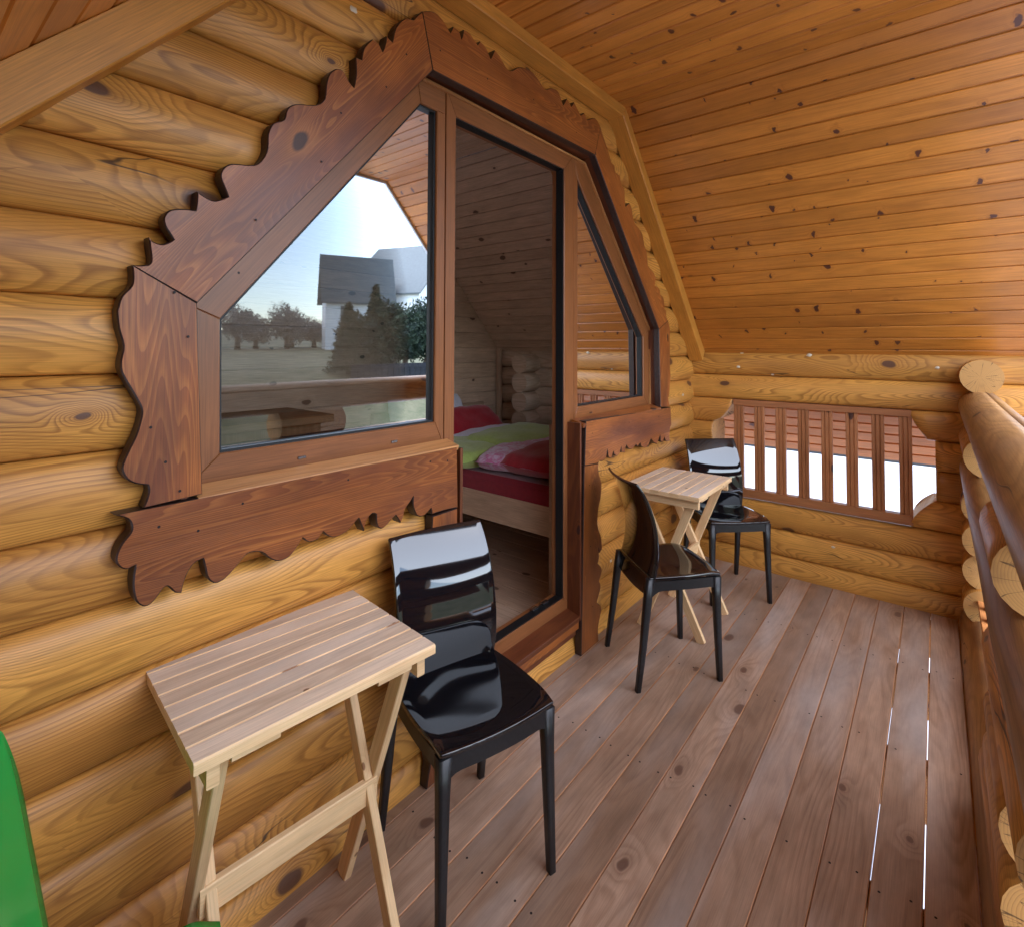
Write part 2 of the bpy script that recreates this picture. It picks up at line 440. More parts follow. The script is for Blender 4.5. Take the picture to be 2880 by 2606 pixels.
def poly_slab(name, pts, y0, y1, mats, parent, direction, cham=0.0025, hole=None):
    """outline [(x,z)] as a board between planes y0 (front) and y1 (back); mats = face, edge; grain runs along direction"""
    area = sum(pts[i][0] * pts[(i + 1) % len(pts)][1] - pts[(i + 1) % len(pts)][0] * pts[i][1] for i in range(len(pts)))
    if area < 0: pts = pts[::-1]
    n = len(pts)
    inn = []
    for i in range(n):
        p0, p1, p2 = Vector(pts[i - 1]), Vector(pts[i]), Vector(pts[(i + 1) % n])
        e1 = (p1 - p0); e2 = (p2 - p1)
        e1 = e1.normalized() if e1.length > 1e-6 else Vector((1, 0)); e2 = e2.normalized() if e2.length > 1e-6 else e1
        nn = Vector((-(e1.y + e2.y), e1.x + e2.x))
        nn = nn.normalized() if nn.length > 0.2 else Vector((0, 0))
        inn.append(p1 + nn * cham)
    V = [(p.x, y0, p.y) for p in inn] + [(x, y0 + cham, z) for x, z in pts] + [(x, y1, z) for x, z in pts]
    F = [tuple(range(n))]
    MI = [0]
    for i in range(n):
        j = (i + 1) % n
        F.append((i, n + i, n + j, j)); MI.append(1)
        F.append((n + i, 2 * n + i, 2 * n + j, n + j)); MI.append(1)
    F.append(tuple(2 * n + i for i in range(n))[::-1]); MI.append(1)
    d = Vector(direction).normalized(); e = Vector((-d.y, d.x))
    UV = []
    for f in F:
        UV.append([(V[q][0] * d.x + V[q][2] * d.y, V[q][0] * e.x + V[q][2] * e.y + V[q][1]) for q in f])
    me = mesh(name, V, F, mats, UV, MI)
    return link(name, me, parent)
def soften(pts, sub=3, fixed=60):
    """Catmull-Rom through the outline, keeping sharp tips and corners sharp"""
    n = len(pts); P = [Vector(p) for p in pts]; out = []
    ang = []
    for i in range(n):
        a = P[i] - P[i - 1]; b = P[(i + 1) % n] - P[i]
        ang.append(math.degrees(a.angle(b)) if a.length > 1e-6 and b.length > 1e-6 else 0)
    for i in range(n):
        a, b = P[i], P[(i + 1) % n]
        if (b - a).length > 0.09:
            out.append(tuple(a)); continue
        t0 = (b - P[i - 1]) * 0.5 if ang[i] < fixed else (b - a) * 0.6
        t1 = (P[(i + 2) % n] - a) * 0.5 if ang[(i + 1) % n] < fixed else (b - a) * 0.6
        L = (b - a).length
        if t0.length > 1.3 * L: t0 *= 1.3 * L / t0.length
        if t1.length > 1.3 * L: t1 *= 1.3 * L / t1.length
        for k in range(sub):
            s = k / sub
            h = (2 * s ** 3 - 3 * s ** 2 + 1) * a + (s ** 3 - 2 * s ** 2 + s) * t0 + (-2 * s ** 3 + 3 * s ** 2) * b + (s ** 3 - s ** 2) * t1
            out.append(tuple(h))
    return out
LOGC = circ(0.108, 22)
def log(parent, a, b, axis, cross, z, r=0.145, mats=None, e0=None, e1=None, name='log', seg=None):
    """a round log from a to b along axis 'x' or 'y', its centre line at cross, z"""
    mats = mats or [M_log, M_logend]
    L = b - a
    sd_ = random.random() * 50
    hc = 0.0824 if r > 0.1 else r
    me = prism(name, [(p[0], max(-hc, min(hc, p[1]))) for p in circ(r, 40)], 0, L, mats, end0=e0, end1=e1, seg=seg or max(2, int(L / 0.12)), smooth=True, wob=0.0022, seed=sd_)
    if axis == 'x': Mx = frame((a, cross, z), (1, 0, 0), (0, 0, 1))
    else: Mx = frame((cross, a, z), (0, 1, 0), (0, 0, 1))
    return link(name, me, parent, Mx)

# ------------------------------------------------------------------ roof shape (in the plane of the gable wall)
KR, ZR = 2.574, 2.783          # right knee of the flat part
KL = 0.85                      # left knee
SL = 1.083                     # slope of the steep sides
def xr(z): return KR + (ZR - z) / SL          # inside face of the right slope
def xl(z): return KL - (ZR - z) / 1.12
PITCH = 0.167
Z0 = 0.08

# ------------------------------------------------------------------ deck floor
deck = thing('deck_floor', 'porch deck of long worn brown boards running from the camera to the end wall', None)
tag(deck, kind='structure')
BW = 0.1176
k = 0
for i in range(13):
    yc = -1.463 + BW / 2 + i * BW
    if yc > 0.10: break
    gap = 0.0022
    lo, hi = yc - BW / 2, yc + BW / 2
    g0 = 0.0017 if i in (1,) else 0.0008
    if i == 2: g0 = 0.0018
    g1 = 0.0017 if i == 0 else (0.0018 if i == 1 else 0.0008)
    w = (hi - g1) - (lo + g0)
    cy = ((hi - g1) + (lo + g0)) / 2
    me = prism('deck_board', rectp(w, 0.028, 0.0022), -0.3, 3.86, [M_floor, M_flooredge, M_flooredge],
               mi=[0, 1, 1, 1, 0, 1, 1, 1], seg=1)
    link('board', me, deck, frame((0, cy, -0.014), (1, 0, 0), (0, 0, 1)))
for xj in (0.46, 1.13, 1.79, 2.45, 3.12, 3.74):
    box('joist', (xj - 0.05, -1.46, -0.20), (xj + 0.05, 0.1, -0.0305), [M_log], deck, axis=1)
# nail heads: two per board at each joist, real discs of 7 mm
V, F = [], []
for xj in (1.13, 1.79, 2.45, 3.12, 0.46):
    for i in range(12):
        for s in (-0.032, 0.034):
            if random.random() < 0.12: continue
            cx_, cy_ = xj + random.uniform(-0.014, 0.014), -1.463 + BW / 2 + i * BW + s + random.uniform(-0.006, 0.006)
            b0 = len(V)
            for q in range(8): V.append((cx_ + 0.0036 * math.cos(q * math.pi / 4), cy_ + 0.0036 * math.sin(q * math.pi / 4), 0.0006))
            F.append(tuple(range(b0, b0 + 8)))
nails = link('nail_heads', mesh('nail_heads', V, F, [M_nail]), deck)
tag(nails, kind='stuff')

# ------------------------------------------------------------------ ceiling: tongue and groove boards running out from the wall
ceil = thing('porch_ceiling', 'varnished orange tongue and groove boards lining the porch roof', None)
tag(ceil, kind='structure')
BC = 0.091
def tg(w):
    a = w / 2
    return [(-a, 0.014), (-a, 0.008), (-a + 0.0015, 0.0075), (-a + 0.0060, 0.0075), (-a + 0.0095, 0.0), (a - 0.003, 0.0), (a, 0.004), (a, 0.014)]
def lay_boards(p0, p1, y0, y1, parent, mat, nrm, w=BC, name='board', prof=tg):
    p0 = Vector(p0); p1 = Vector(p1); L = (p1 - p0).length; d = (p1 - p0).normalized()
    n = int(L / w) + (1 if L / w % 1 > 0.05 else 0)
    for i in range(n):
        ww = w if (i + 1) * w <= L else L - i * w
        c = p0 + d * (i * w + ww / 2)
        me = prism(name, prof(ww - 0.0006), 0, y1 - y0, [mat])
        z = Vector((nrm[0], 0, nrm[1]))
        link(name, me, parent, frame((c.x, y0, c.y), (0, 1, 0), z))
YO = -1.86
s_ = Vector((SL, 1)).normalized()
lay_boards((xr(1.40), 1.40), (KR, ZR), YO, 0.0, ceil, M_ceil, (s_.x, s_.y))
lay_boards((KR + 0.012, ZR), (KL - 0.012, ZR), YO, 0.0, ceil, M_ceil, (0, 1))
lay_boards((KL, ZR), (xl(1.40), 1.40), YO, 0.0, ceil, M_ceil, (-s_.x, s_.y))
# soffit beyond the end wall: lapped boards
def lap(w):
    a = w / 2
    return [(-a, 0.014), (-a, 0.012), (-a + 0.010, 0.012), (-a + 0.012, 0.0), (a - 0.004, 0.0), (a, 0.004), (a, 0.014)]
sof = thing('eaves_soffit', 'orange lapped boards under the eaves seen through the opening of the end wall', 'soffit')
lay_boards((xr(0.70), 0.70), (xr(1.38), 1.38), -2.2, 0.4, sof, M_soffit, (s_.x, s_.y), w=0.092, prof=lap)
# unseen roof sheets added above the boards to block skylight
roof = thing('roof_light_blocks', 'unseen grey roof sheets added above the porch boards to block light', None)
tag(roof, kind='structure')
def sheet(p0, p1, off, y0, y1, nm='roof_light_block'):
    p0 = Vector(p0); p1 = Vector(p1); d = (p1 - p0).normalized(); nn = Vector((-d.y, d.x))
    if nn.y < 0: nn = -nn
    a, b = p0 + nn * off, p1 + nn * off; c_, e_ = b + nn * 0.04, a + nn * 0.04
    V = [(q.x, y, q.y) for y in (y0, y1) for q in (a, b, c_, e_)]
    F = [(0, 1, 2, 3), (7, 6, 5, 4), (0, 4, 5, 1), (1, 5, 6, 2), (2, 6, 7, 3), (3, 7, 4, 0)]
    return link(nm, mesh(nm, V, F, [M_roofdark]), roof)
sheet((xr(0.66), 0.66), (KR + 0.02, ZR), 0.03, -1.95, 3.0)
sheet((KR + 0.05, ZR), (KL - 0.05, ZR), 0.03, -1.95, 3.0)
sheet((KL - 0.02, ZR), (xl(0.66), 0.66), 0.03, -1.95, 3.0)
# pale barge boards at the open end
fas = thing('barge_boards', 'pale barge boards along the open front edge of the porch roof', 'barge board')
for a, b in (((xr(0.62), 0.62), (KR, ZR)), ((KR, ZR), (KL, ZR)), ((KL, ZR), (xl(0.62), 0.62))):
    A_, B_ = Vector(a), Vector(b); d = (B_ - A_).normalized(); nn = Vector((-d.y, d.x)); nn = nn if nn.y > 0 else -nn
    c0 = A_ + nn * 0.06; c1 = B_ + nn * 0.06
    bar('barge_board', (c0.x, YO - 0.014, c0.y), (c1.x, YO - 0.014, c1.y), 0.024, 0.16, [M_fascia], fas, up=(nn.x, 0, nn.y))

# trim battens in the corner between the gable wall and the ceiling
trimt = thing('ceiling_trim', 'golden pine batten following the corner of gable wall and ceiling', 'trim')
TH = 0.095
def trim_seg(a, b, w, cut0, cut1):
    """a,b on the ceiling line; batten hangs down inside, mitred"""
    A_, B_ = Vector(a), Vector(b)
    C_, D_ = Vector(cut0), Vector(cut1)
    pts = [tuple(A_), tuple(B_), tuple(D_), tuple(C_)]
    o = poly_slab('batten', pts, -0.10, -0.005, [M_trim, M_trim], trimt, (B_ - A_), cham=0.004)
    return o
m_in = 0.055
def inset(z): return z
rk_in = (KR - 0.026, ZR - m_in); lk_in = (0.905, ZR - m_in)
trim_seg((KR, ZR), (KL, ZR), 0, rk_in, lk_in)
trim_seg((KR, ZR), (xr(1.455), 1.455), 0, rk_in, (xr(1.455) - 0.045, 1.385))
trim_seg((KL, ZR), (xl(1.40), 1.40), 0, lk_in, (xl(1.40) + 0.115, 1.40))

# ------------------------------------------------------------------ the log gable wall
wall = thing('log_gable_wall', 'yellow pine log wall of the gable behind tables and chairs', 'wall')
HEX = [(0.49, 1.12), (0.49, 1.58), (1.218, 2.45), (2.335, 2.45), (3.125, 1.595), (3.135, 1.10)]
def hole(z):
    """x interval of window and door opening at height z"""
    out = []
    if 1.12 <= z <= 2.45:
        a = 0.49 if z < 1.58 else 0.49 + (z - 1.58) / (2.45 - 1.58) * 0.728
        b = 3.13 if z < 1.595 else 3.125 - (z - 1.595) / (2.45 - 1.595) * 0.79
        out = [a, b]
    elif z < 1.12: out = [1.33, 2.25]
    else: out = None
    return out
for i in range(-1, 17):
    z0 = Z0 + (i - 1) * PITCH + PITCH if False else Z0 + i * PITCH
    z1 = z0 + PITCH; zc = (z0 + z1) / 2
    if z0 > ZR: break
    xa = max(-0.30, xl(z0) - 0.03 if z1 > 1.4 else -0.30)
    xb = min(4.05, xr(z0) + 0.03) if z1 > 1.45 else 4.05
    if i == -1:
        log(wall, -0.3, 4.05, 'x', 0.130, zc); continue
    ha, hb = hole(z0 + 0.004), hole(min(z1 - 0.004, 2.449) if z0 < 2.44 else z1)
    if ha is None and hb is None:
        log(wall, xa, xb, 'x', 0.130, zc); continue
    a = min(h[0] for h in (ha, hb) if h); b = max(h[1] for h in (ha, hb) if h)
    if z1 > 1.12 and z0 < 1.12: a, b = 0.49, 3.13
    if z1 <= 1.12: a, b = 1.33, 2.352
    if z1 > 1.12: a -= 0.035; b += 0.035
    log(wall, xa, a, 'x', 0.130, zc)
    log(wall, b, xb, 'x', 0.130, zc, e0=((lambda y, z: max(0.0, y) * 0.55) if z1 <= 1.12 else None))
log(wall, -0.3, 4.05, 'x', 0.130, Z0 + 16.5 * PITCH)
# the course under the sill beside the door is continued up to the door posts
zc = Z0 + 6.5 * PITCH - PITCH
# ------------------------------------------------------------------ end log wall with baluster opening
endw = thing('end_log_wall', 'log wall closing the far end of the porch with a baluster opening', 'wall')
XE = 3.940
ZE = 0.12
def curve_r(z):      # right jamb of the opening, y as function of height
    if z > 0.975: return -1.27 - max(0, min(1, (1.12 - z) / 0.145)) ** 1.8 * 0.075
    if z > 0.955: return -1.345
    if z > 0.62: return -1.38
    return -1.265 - max(0, min(1, (z - 0.47) / 0.15)) ** 1.8 * 0.105
def curve_l(z):
    if z > 0.975: return -0.285 + max(0, min(1, (1.12 - z) / 0.145)) ** 1.8 * 0.09
    if z > 0.62: return -0.15
    return -0.27 + max(0, min(1, (z - 0.47) / 0.15)) ** 1.8 * 0.10
for i in range(-1, 9):
    z0 = ZE + (i - 0) * PITCH if i >= 0 else ZE - PITCH
    z1 = z0 + PITCH; zc = (z0 + z1) / 2
    if z1 > 1.50: break
    if 0.45 < zc < 1.12:
        log(endw, -2.2, curve_r(zc), 'y', XE, zc, e1=(lambda y, z, c=zc: curve_r(max(c - 0.083, min(c + 0.083, c + z))) - curve_r(c)), seg=14)
        log(endw, 0.161, 1.85, 'y', XE, zc, mats=[M_intlog, M_intlog])
        log(endw, curve_l(zc), 0.16, 'y', XE, zc, e0=(lambda y, z, c=zc: curve_l(max(c - 0.083, min(c + 0.083, c + z))) - curve_l(c)), seg=24)
    else:
        log(endw, -2.2, 0.16, 'y', XE, zc)
        log(endw, 0.161, 1.85, 'y', XE, zc, mats=[M_intlog, M_intlog])
def spot(parent, loc, r, nrm):
    x_ = Vector((0, 0, 1)); V = [(0, 0, 0.0022)]; F = []
    for ri, hh in ((0.6, 0.0018), (1.0, -0.002)):
        for q in range(10):
            k_ = r * 0.8 * ri * (1 + 0.18 * math.sin(q * 2.3 + loc[1] * 40))
            V.append((k_ * math.cos(q * math.pi / 5) * 0.8, k_ * math.sin(q * math.pi / 5) * 1.15, hh))
    for q in range(10):
        j_ = (q + 1) % 10
        F.append((0, 1 + q, 1 + j_)); F.append((1 + q, 11 + q, 11 + j_, 1 + j_))
    link('resin_spot', mesh('resin_spot', V, F, [M_resin], None, None, True), parent, frame(loc, x_, nrm))
M_resin = plain('pale_resin', (0.58, 0.49, 0.37), 0.45, 0.5)
for y, z, r in ((-0.349, 1.443, 0.016), (-0.759, 1.431, 0.018), (-0.329, 1.347, 0.014), (-1.395, 1.370, 0.013), (-0.878, 0.252, 0.012)):
    zc_ = ZE + PITCH * (math.floor((z - ZE) / PITCH) + 0.5); d_ = z - zc_
    spot(endw, (XE - math.sqrt(0.145 ** 2 - d_ * d_) - 0.002, y, z), r, (-1, 0, d_ / 0.145))
for x, z, r in ((2.556, 0.334, 0.012), (0.923, 2.515, 0.016), (3.60, 1.15, 0.016)):
    zc_ = Z0 + PITCH * (math.floor((z - Z0) / PITCH) + 0.5); d_ = z - zc_
    spot(wall, (x, 0.130 - math.sqrt(0.145 ** 2 - d_ * d_) - 0.002, z), r, (0, -1, d_ / 0.145))
pan = thing('baluster_panel', 'dark stained baluster panel filling the opening of the end wall', 'balustrade')
XP = 3.83
def stave(p0, p1, w, t, parent, name='baluster', mats=None, face=-1):
    """baluster with two grooves on its face"""
    a, b = w / 2, t / 2; g = 0.006; q = w * 0.18
    prof = [(-a, b), (-a, -b + .002), (-a + .002, -b), (-q - .004, -b), (-q, -b + g), (-q + .004, -b), (q - .004, -b), (q, -b + g), (q + .004, -b), (a - .002, -b), (a, -b + .002), (a, b)]
    p0 = Vector(p0); p1 = Vector(p1)
    return prof
def baluster(p0, p1, w, t, parent, facing):
    prof = stave(p0, p1, w, t, parent)
    L = (Vector(p1) - Vector(p0)).length
    me = prism('baluster', prof, 0, L, [M_panel, M_panel])
    return link('baluster', me, parent, frame(p0, Vector(p1) - Vector(p0), tuple(-q for q in facing)))
M_panel = wood('stained_baluster', (0.42, 0.165, 0.062), (0.26, 0.090, 0.032), (0.03, 0.010, 0.010), su=0.9, sv=12, rings=9, knots=0.25,
               kscale=6, rough=0.42, var=0.16, ringamt=0.5)
box('top_rail', (XP - 0.02, -1.275, 1.082), (XP + 0.03, -0.29, 1.121), [M_panel], pan, axis=1)
box('bottom_rail', (XP - 0.025, -1.275, 0.465), (XP + 0.03, -0.29, 0.520), [M_panel], pan, axis=1)
for i in range(8):
    y = -0.322 - i * 0.1318
    baluster((XP, y, 0.5205), (XP, y, 1.0815), 0.062, 0.026, pan, (-1, 0, 0))
# left end wall behind and beside the camera
endl = thing('near_end_log_wall', 'log wall at the near end of the porch beside the camera', 'wall')
for i in range(-1, 8):
    z0 = ZE + i * PITCH if i >= 0 else ZE - PITCH
    zc = z0 + PITCH / 2
    if 0.45 < zc < 1.12:
        log(endl, -2.2, -1.38, 'y', -0.34, zc); log(endl, -0.15, 0.35, 'y', -0.34, zc); log(endl, 1.60, 1.85, 'y', -0.34, zc)  # bedroom-side gap is an unseen opening added to light the room
    elif 1.12 < zc < 1.40:
        log(endl, -2.2, 0.35, 'y', -0.34, zc); log(endl, 1.60, 1.85, 'y', -0.34, zc)
    else: log(endl, -2.2, 1.85, 'y', -0.34, zc)

# ------------------------------------------------------------------ log railing along the open side
rail = thing('log_railing', 'heavy log railing with round handrail along the open side of the porch', 'railing')
YR = -1.572
def notchc(r, th=62):
    """round log with a narrow drying crack sawn along its top"""
    pr = circ(r, 24); out = []
    a0 = R(th)
    best = min(range(24), key=lambda i: abs(math.atan2(pr[i][1], pr[i][0]) - a0))
    for i, p in enumerate(pr):
        if i == best:
            t_ = math.atan2(p[1], p[0])
            for da, rr in ((-0.018, r), (0.0, r - 0.02), (0.018, r)):
                out.append((rr * math.cos(t_ + da), rr * math.sin(t_ + da)))
        else: out.append(p)
    return out
def raillog(a, b, z, nm, notch=None, r=0.092, mat=None, e0=None, e1=None):
    pr = notchc(r, notch) if notch else circ(r, 22)
    me = prism(nm, pr, 0, b - a, [mat or M_rail, M_logend], end0=e0, end1=e1, seg=max(2, int((b - a) / 0.1)), smooth=True, wob=0.003, seed=random.random() * 9)
    return link(nm, me, rail, frame((a, YR, z), (1, 0, 0), (0, 0, 1)))
def row(i): return Z0 + (i + 0.5) * PITCH
raillog(-0.23, 3.90, row(-1), 'rail_log', r=0.106)
box('gap_light_block', (-0.3, -1.505, -0.24), (3.88, -1.4605, -0.031), [M_log], rail, axis=0)  # added under the deck edge to keep light out of the gap
box('gap_block_lath', (-0.3, -1.49, -0.030), (3.88, -1.4635, -0.004), [M_log], rail, axis=0)  # lath added to block light between deck and rail log
raillog(-0.23, 4.1, row(6), 'handrail', notch=98)
raillog(-0.23, 4.1, row(4), 'rail_log', notch=93)
for i in (0, 1, 2, 3):                                    # stub ends at the far post
    raillog(3.60 + (0.03 if i % 2 else 0), 4.1, row(i), 'post_log', mat=M_log)
raillog(3.10, 4.1, row(5), 'post_log', mat=M_log)
raillog(3.62, 4.1, row(7), 'purlin_end', r=0.088, mat=M_log)
ends_far = {0: 2.30, 1: 2.08, 2: 1.98, 3: 1.98}
ends_near = {0: 1.30, 1: 1.50, 2: 1.50, 3: 1.18}
for i in (0, 1, 2, 3):                                    # middle pillar of short logs
    raillog(ends_near[i], ends_far[i], row(i), 'pillar_log', mat=M_log)
raillog(1.55, 1.98, row(5), 'pillar_log', mat=M_log, e1=(lambda y, z: 0.0))
for i in (0, 1, 2, 3): raillog(-0.23, 0.55, row(i), 'post_log', mat=M_log)
box('bottom_rail', (2.31, YR - 0.035, 0.175), (3.60, YR + 0.035, 0.20), [M_soffit], rail, axis=0)
for i in range(8):
    x = 3.50 - i * 0.145
    baluster((x, YR, 0.2005), (x, YR, 0.735), 0.046, 0.026, rail, (0, 1, 0))
for i in range(5):
    x = 1.12 - i * 0.125
    baluster((x, YR, 0.2005), (x, YR, 0.735), 0.046, 0.026, rail, (0, 1, 0))
box('bottom_rail', (0.56, YR - 0.035, 0.175), (1.29, YR + 0.035, 0.20), [M_soffit], rail, axis=0)

# ------------------------------------------------------------------ window and door
win = thing('gable_window', 'six sided brown framed window and doorway with carved stained casing', 'window')
CAS = {
'left_vertical':[(0.489,1.579),(0.509,1.132),(0.391,1.127),(0.400,1.159),(0.398,1.175),(0.376,1.182),(0.359,1.196),(0.350,1.220),(0.358,1.248),(0.373,1.284),(0.382,1.321),(0.382,1.344),(0.368,1.375),(0.345,1.422),(0.343,1.448),(0.347,1.478),(0.338,1.515),(0.334,1.552),(0.336,1.561),(0.342,1.584),(0.359,1.608),(0.361,1.631),(0.359,1.652)],
'left_slope':[(0.489,1.579),(0.360,1.652),(0.389,1.657),(0.394,1.670),(0.391,1.697),(0.389,1.718),(0.401,1.708),(0.418,1.707),(0.437,1.720),(0.428,1.734),(0.419,1.749),(0.417,1.768),(0.430,1.787),(0.459,1.795),(0.481,1.796),(0.483,1.815),(0.484,1.842),(0.500,1.833),(0.523,1.828),(0.553,1.845),(0.543,1.867),(0.534,1.891),(0.542,1.914),(0.562,1.929),(0.614,1.940),(0.636,1.963),(0.647,1.993),(0.648,2.031),(0.662,2.064),(0.690,2.083),(0.699,2.115),(0.724,2.138),(0.781,2.156),(0.808,2.184),(0.813,2.227),(0.823,2.262),(0.846,2.287),(0.869,2.289),(0.887,2.267),(0.904,2.254),(0.911,2.298),(0.909,2.348),(0.930,2.350),(0.938,2.391),(0.969,2.432),(0.993,2.427),(1.007,2.408),(1.018,2.444),(1.021,2.466),(1.045,2.457),(1.057,2.509),(1.093,2.558),(1.130,2.573),(1.145,2.593),(1.168,2.620),(1.219,2.437)],
'top':[(1.219,2.437),(1.168,2.620),(1.224,2.646),(1.267,2.635),(1.300,2.608),(1.315,2.639),(1.346,2.635),(1.358,2.611),(1.369,2.653),(1.402,2.655),(1.444,2.630),(1.458,2.651),(1.492,2.642),(1.520,2.609),(1.544,2.655),(1.576,2.644),(1.621,2.613),(1.655,2.618),(1.702,2.654),(1.776,2.670),(1.827,2.660),(1.887,2.632),(1.935,2.655),(1.993,2.661),(2.034,2.612),(2.067,2.656),(2.106,2.632),(2.129,2.662),(2.191,2.619),(2.222,2.643),(2.253,2.616),(2.331,2.654),(2.386,2.626),(2.331,2.462)],
'right_slope':[(2.331,2.462),(2.386,2.626),(2.494,2.493),(2.509,2.471),(2.538,2.467),(2.548,2.431),(2.604,2.426),(2.620,2.381),(2.657,2.360),(2.662,2.312),(2.667,2.268),(2.716,2.299),(2.749,2.270),(2.771,2.203),(2.840,2.175),(2.887,2.146),(2.911,2.087),(2.948,2.044),(2.959,1.971),(3.035,1.943),(3.074,1.909),(3.073,1.900),(3.059,1.860),(3.108,1.854),(3.138,1.837),(3.138,1.812),(3.181,1.800),(3.199,1.771),(3.205,1.726),(3.237,1.713),(3.236,1.672),(3.261,1.652),(3.118,1.592)],
'right_vertical':[(3.118,1.592),(3.261,1.652),(3.293,1.592),(3.292,1.489),(3.287,1.386),(3.300,1.300),(3.295,1.266),(3.276,1.167),(3.256,1.155),(3.283,1.096),(3.136,1.108)],
'left_sill':[(0.339,1.125),(1.348,1.120),(1.354,0.905),(1.292,0.910),(1.230,0.911),(1.226,0.932),(1.204,0.918),(1.181,0.915),(1.162,0.925),(1.149,0.951),(1.146,0.972),(1.148,0.989),(1.135,0.974),(1.113,0.954),(1.106,0.930),(1.096,0.916),(1.076,0.945),(1.061,0.936),(1.044,0.924),(1.024,0.917),(1.009,0.925),(1.002,0.943),(1.001,0.966),(0.987,0.972),(0.971,0.961),(0.962,0.945),(0.958,0.926),(0.947,0.949),(0.938,0.970),(0.925,0.960),(0.898,0.941),(0.861,0.935),(0.838,0.945),(0.822,0.961),(0.806,0.945),(0.779,0.945),(0.761,0.961),(0.744,0.939),(0.724,0.922),(0.696,0.919),(0.672,0.933),(0.649,0.956),(0.618,0.963),(0.601,0.951),(0.572,0.925),(0.552,0.915),(0.537,0.917),(0.523,0.934),(0.517,0.960),(0.512,0.982),(0.493,0.976),(0.479,0.956),(0.472,0.935),(0.469,0.918),(0.455,0.924),(0.441,0.942),(0.433,0.942),(0.420,0.926),(0.407,0.915),(0.394,0.916),(0.381,0.932),(0.375,0.961),(0.375,0.987),(0.378,1.009),(0.363,1.005),(0.351,1.013),(0.343,1.030),(0.347,1.051),(0.356,1.067),(0.368,1.082),(0.369,1.097),(0.361,1.112)],
'right_sill':[(2.239,1.116),(3.292,1.093),(3.303,0.974),(3.279,0.959),(3.267,0.879),(3.211,0.887),(3.189,0.916),(3.167,0.888),(3.134,0.893),(3.124,0.938),(3.081,0.887),(3.030,0.903),(2.990,0.931),(2.960,0.904),(2.920,0.889),(2.863,0.901),(2.843,0.927),(2.808,0.909),(2.788,0.926),(2.745,0.907),(2.701,0.913),(2.666,0.940),(2.650,0.901),(2.609,0.908),(2.607,0.942),(2.592,0.906),(2.560,0.896),(2.528,0.909),(2.519,0.929),(2.497,0.895),(2.467,0.904),(2.452,0.950),(2.442,0.904),(2.407,0.895),(2.367,0.904),(2.363,0.892),(2.227,0.903)],
'door_right':[(2.227,0.902),(2.366,0.890),(2.365,0.848),(2.397,0.779),(2.382,0.702),(2.361,0.654),(2.355,0.584),(2.391,0.513),(2.400,0.448),(2.373,0.438),(2.360,0.475),(2.371,0.422),(2.355,0.392),(2.394,0.360),(2.394,0.333),(2.370,0.301),(2.386,0.265),(2.355,0.214),(2.347,0.201),(2.390,0.166),(2.386,0.132),(2.362,0.079),(2.361,0.041),(2.366,0.003),(2.198,0.003)],
'door_left':[(1.235,0.902),(1.354,0.902),(1.352,0.003),(1.218,0.003),(1.226,0.047),(1.233,0.078),(1.213,0.142),(1.196,0.197),(1.204,0.233),(1.215,0.270),(1.198,0.310),(1.205,0.360),(1.232,0.385),(1.218,0.420),(1.226,0.455),(1.205,0.470),(1.188,0.500),(1.192,0.560),(1.222,0.610),(1.226,0.670),(1.208,0.720),(1.205,0.790),(1.228,0.830)],
}
DIRS = {'left_vertical': (0, 1), 'left_slope': (0.64, 0.77), 'top': (1, 0.0), 'right_slope': (0.68, -0.73), 'right_vertical': (0, 1),
        'left_sill': (1, 0), 'right_sill': (1, 0), 'door_right': (0, 1), 'door_left': (0, 1)}
for kname, pts in CAS.items():
    yf = {'left_sill': -0.052, 'right_sill': -0.052, 'top': -0.051, 'right_slope': -0.050}.get(kname, -0.050)
    o = poly_slab('carved_casing', soften(pts, 3), yf, -0.014, [M_stain, M_stainedge], win, DIRS[kname], cham=0.003)
V, F = [], []
for (x, z) in ((0.44, 1.60), (0.46, 1.15), (0.40, 1.30), (0.43, 1.22), (0.47, 1.50), (0.62, 1.80), (0.58, 1.66), (0.80, 2.00), (0.86, 2.16), (1.02, 2.30), (1.10, 2.44), (1.25, 2.52),
               (1.50, 2.52), (1.80, 2.55), (2.15, 2.52), (0.42, 1.08), (0.60, 1.09), (0.90, 1.09), (1.22, 1.09), (1.30, 1.08), (0.50, 1.05), (2.30, 1.05), (2.70, 1.06), (3.10, 1.05),
               (2.28, 0.50), (2.30, 0.20), (2.27, 0.80), (2.60, 2.26), (2.85, 2.00), (3.05, 1.76)):
    b0 = len(V)
    for q in range(8): V.append((x + 0.0032 * math.cos(q * math.pi / 4), -0.0527, z + 0.0032 * math.sin(q * math.pi / 4)))
    F.append(tuple(range(b0, b0 + 8)))
tag(link('nail_heads', mesh('nail_heads', V, F, [M_nail]), win), kind='stuff')
# dark liner between casing and frame
def ring_strip(name, pts, y0, y1, inward, mats, parent, closed=False):
    """boards lining an opening along polyline pts, thickness inward"""
    for a, b in zip(pts[:-1], pts[1:]):
        A_, B_ = Vector(a), Vector(b); d = (B_ - A_).normalized(); n_ = Vector((-d.y, d.x)) * inward
        c_ = (y0 + y1) / 2
        m0 = A_ + n_ / 2; m1 = B_ + n_ / 2
        bar(name, (m0.x, c_, m0.y), (m1.x, c_, m1.y), abs(y1 - y0), abs(inward), mats, parent, up=(n_.x, 0, n_.y), c=0.001)
lin = [(0.478, 1.128), (0.478, 1.585), (1.212, 2.462), (2.340, 2.462), (3.138, 1.600), (3.148, 1.115)]
ring_strip('liner_board', lin, -0.045, 0.105, 0.014, [M_liner], win)
ring_strip('liner_board', [(2.208, 1.11), (2.208, 0.17)], -0.045, 0.105, -0.014, [M_liner], win)
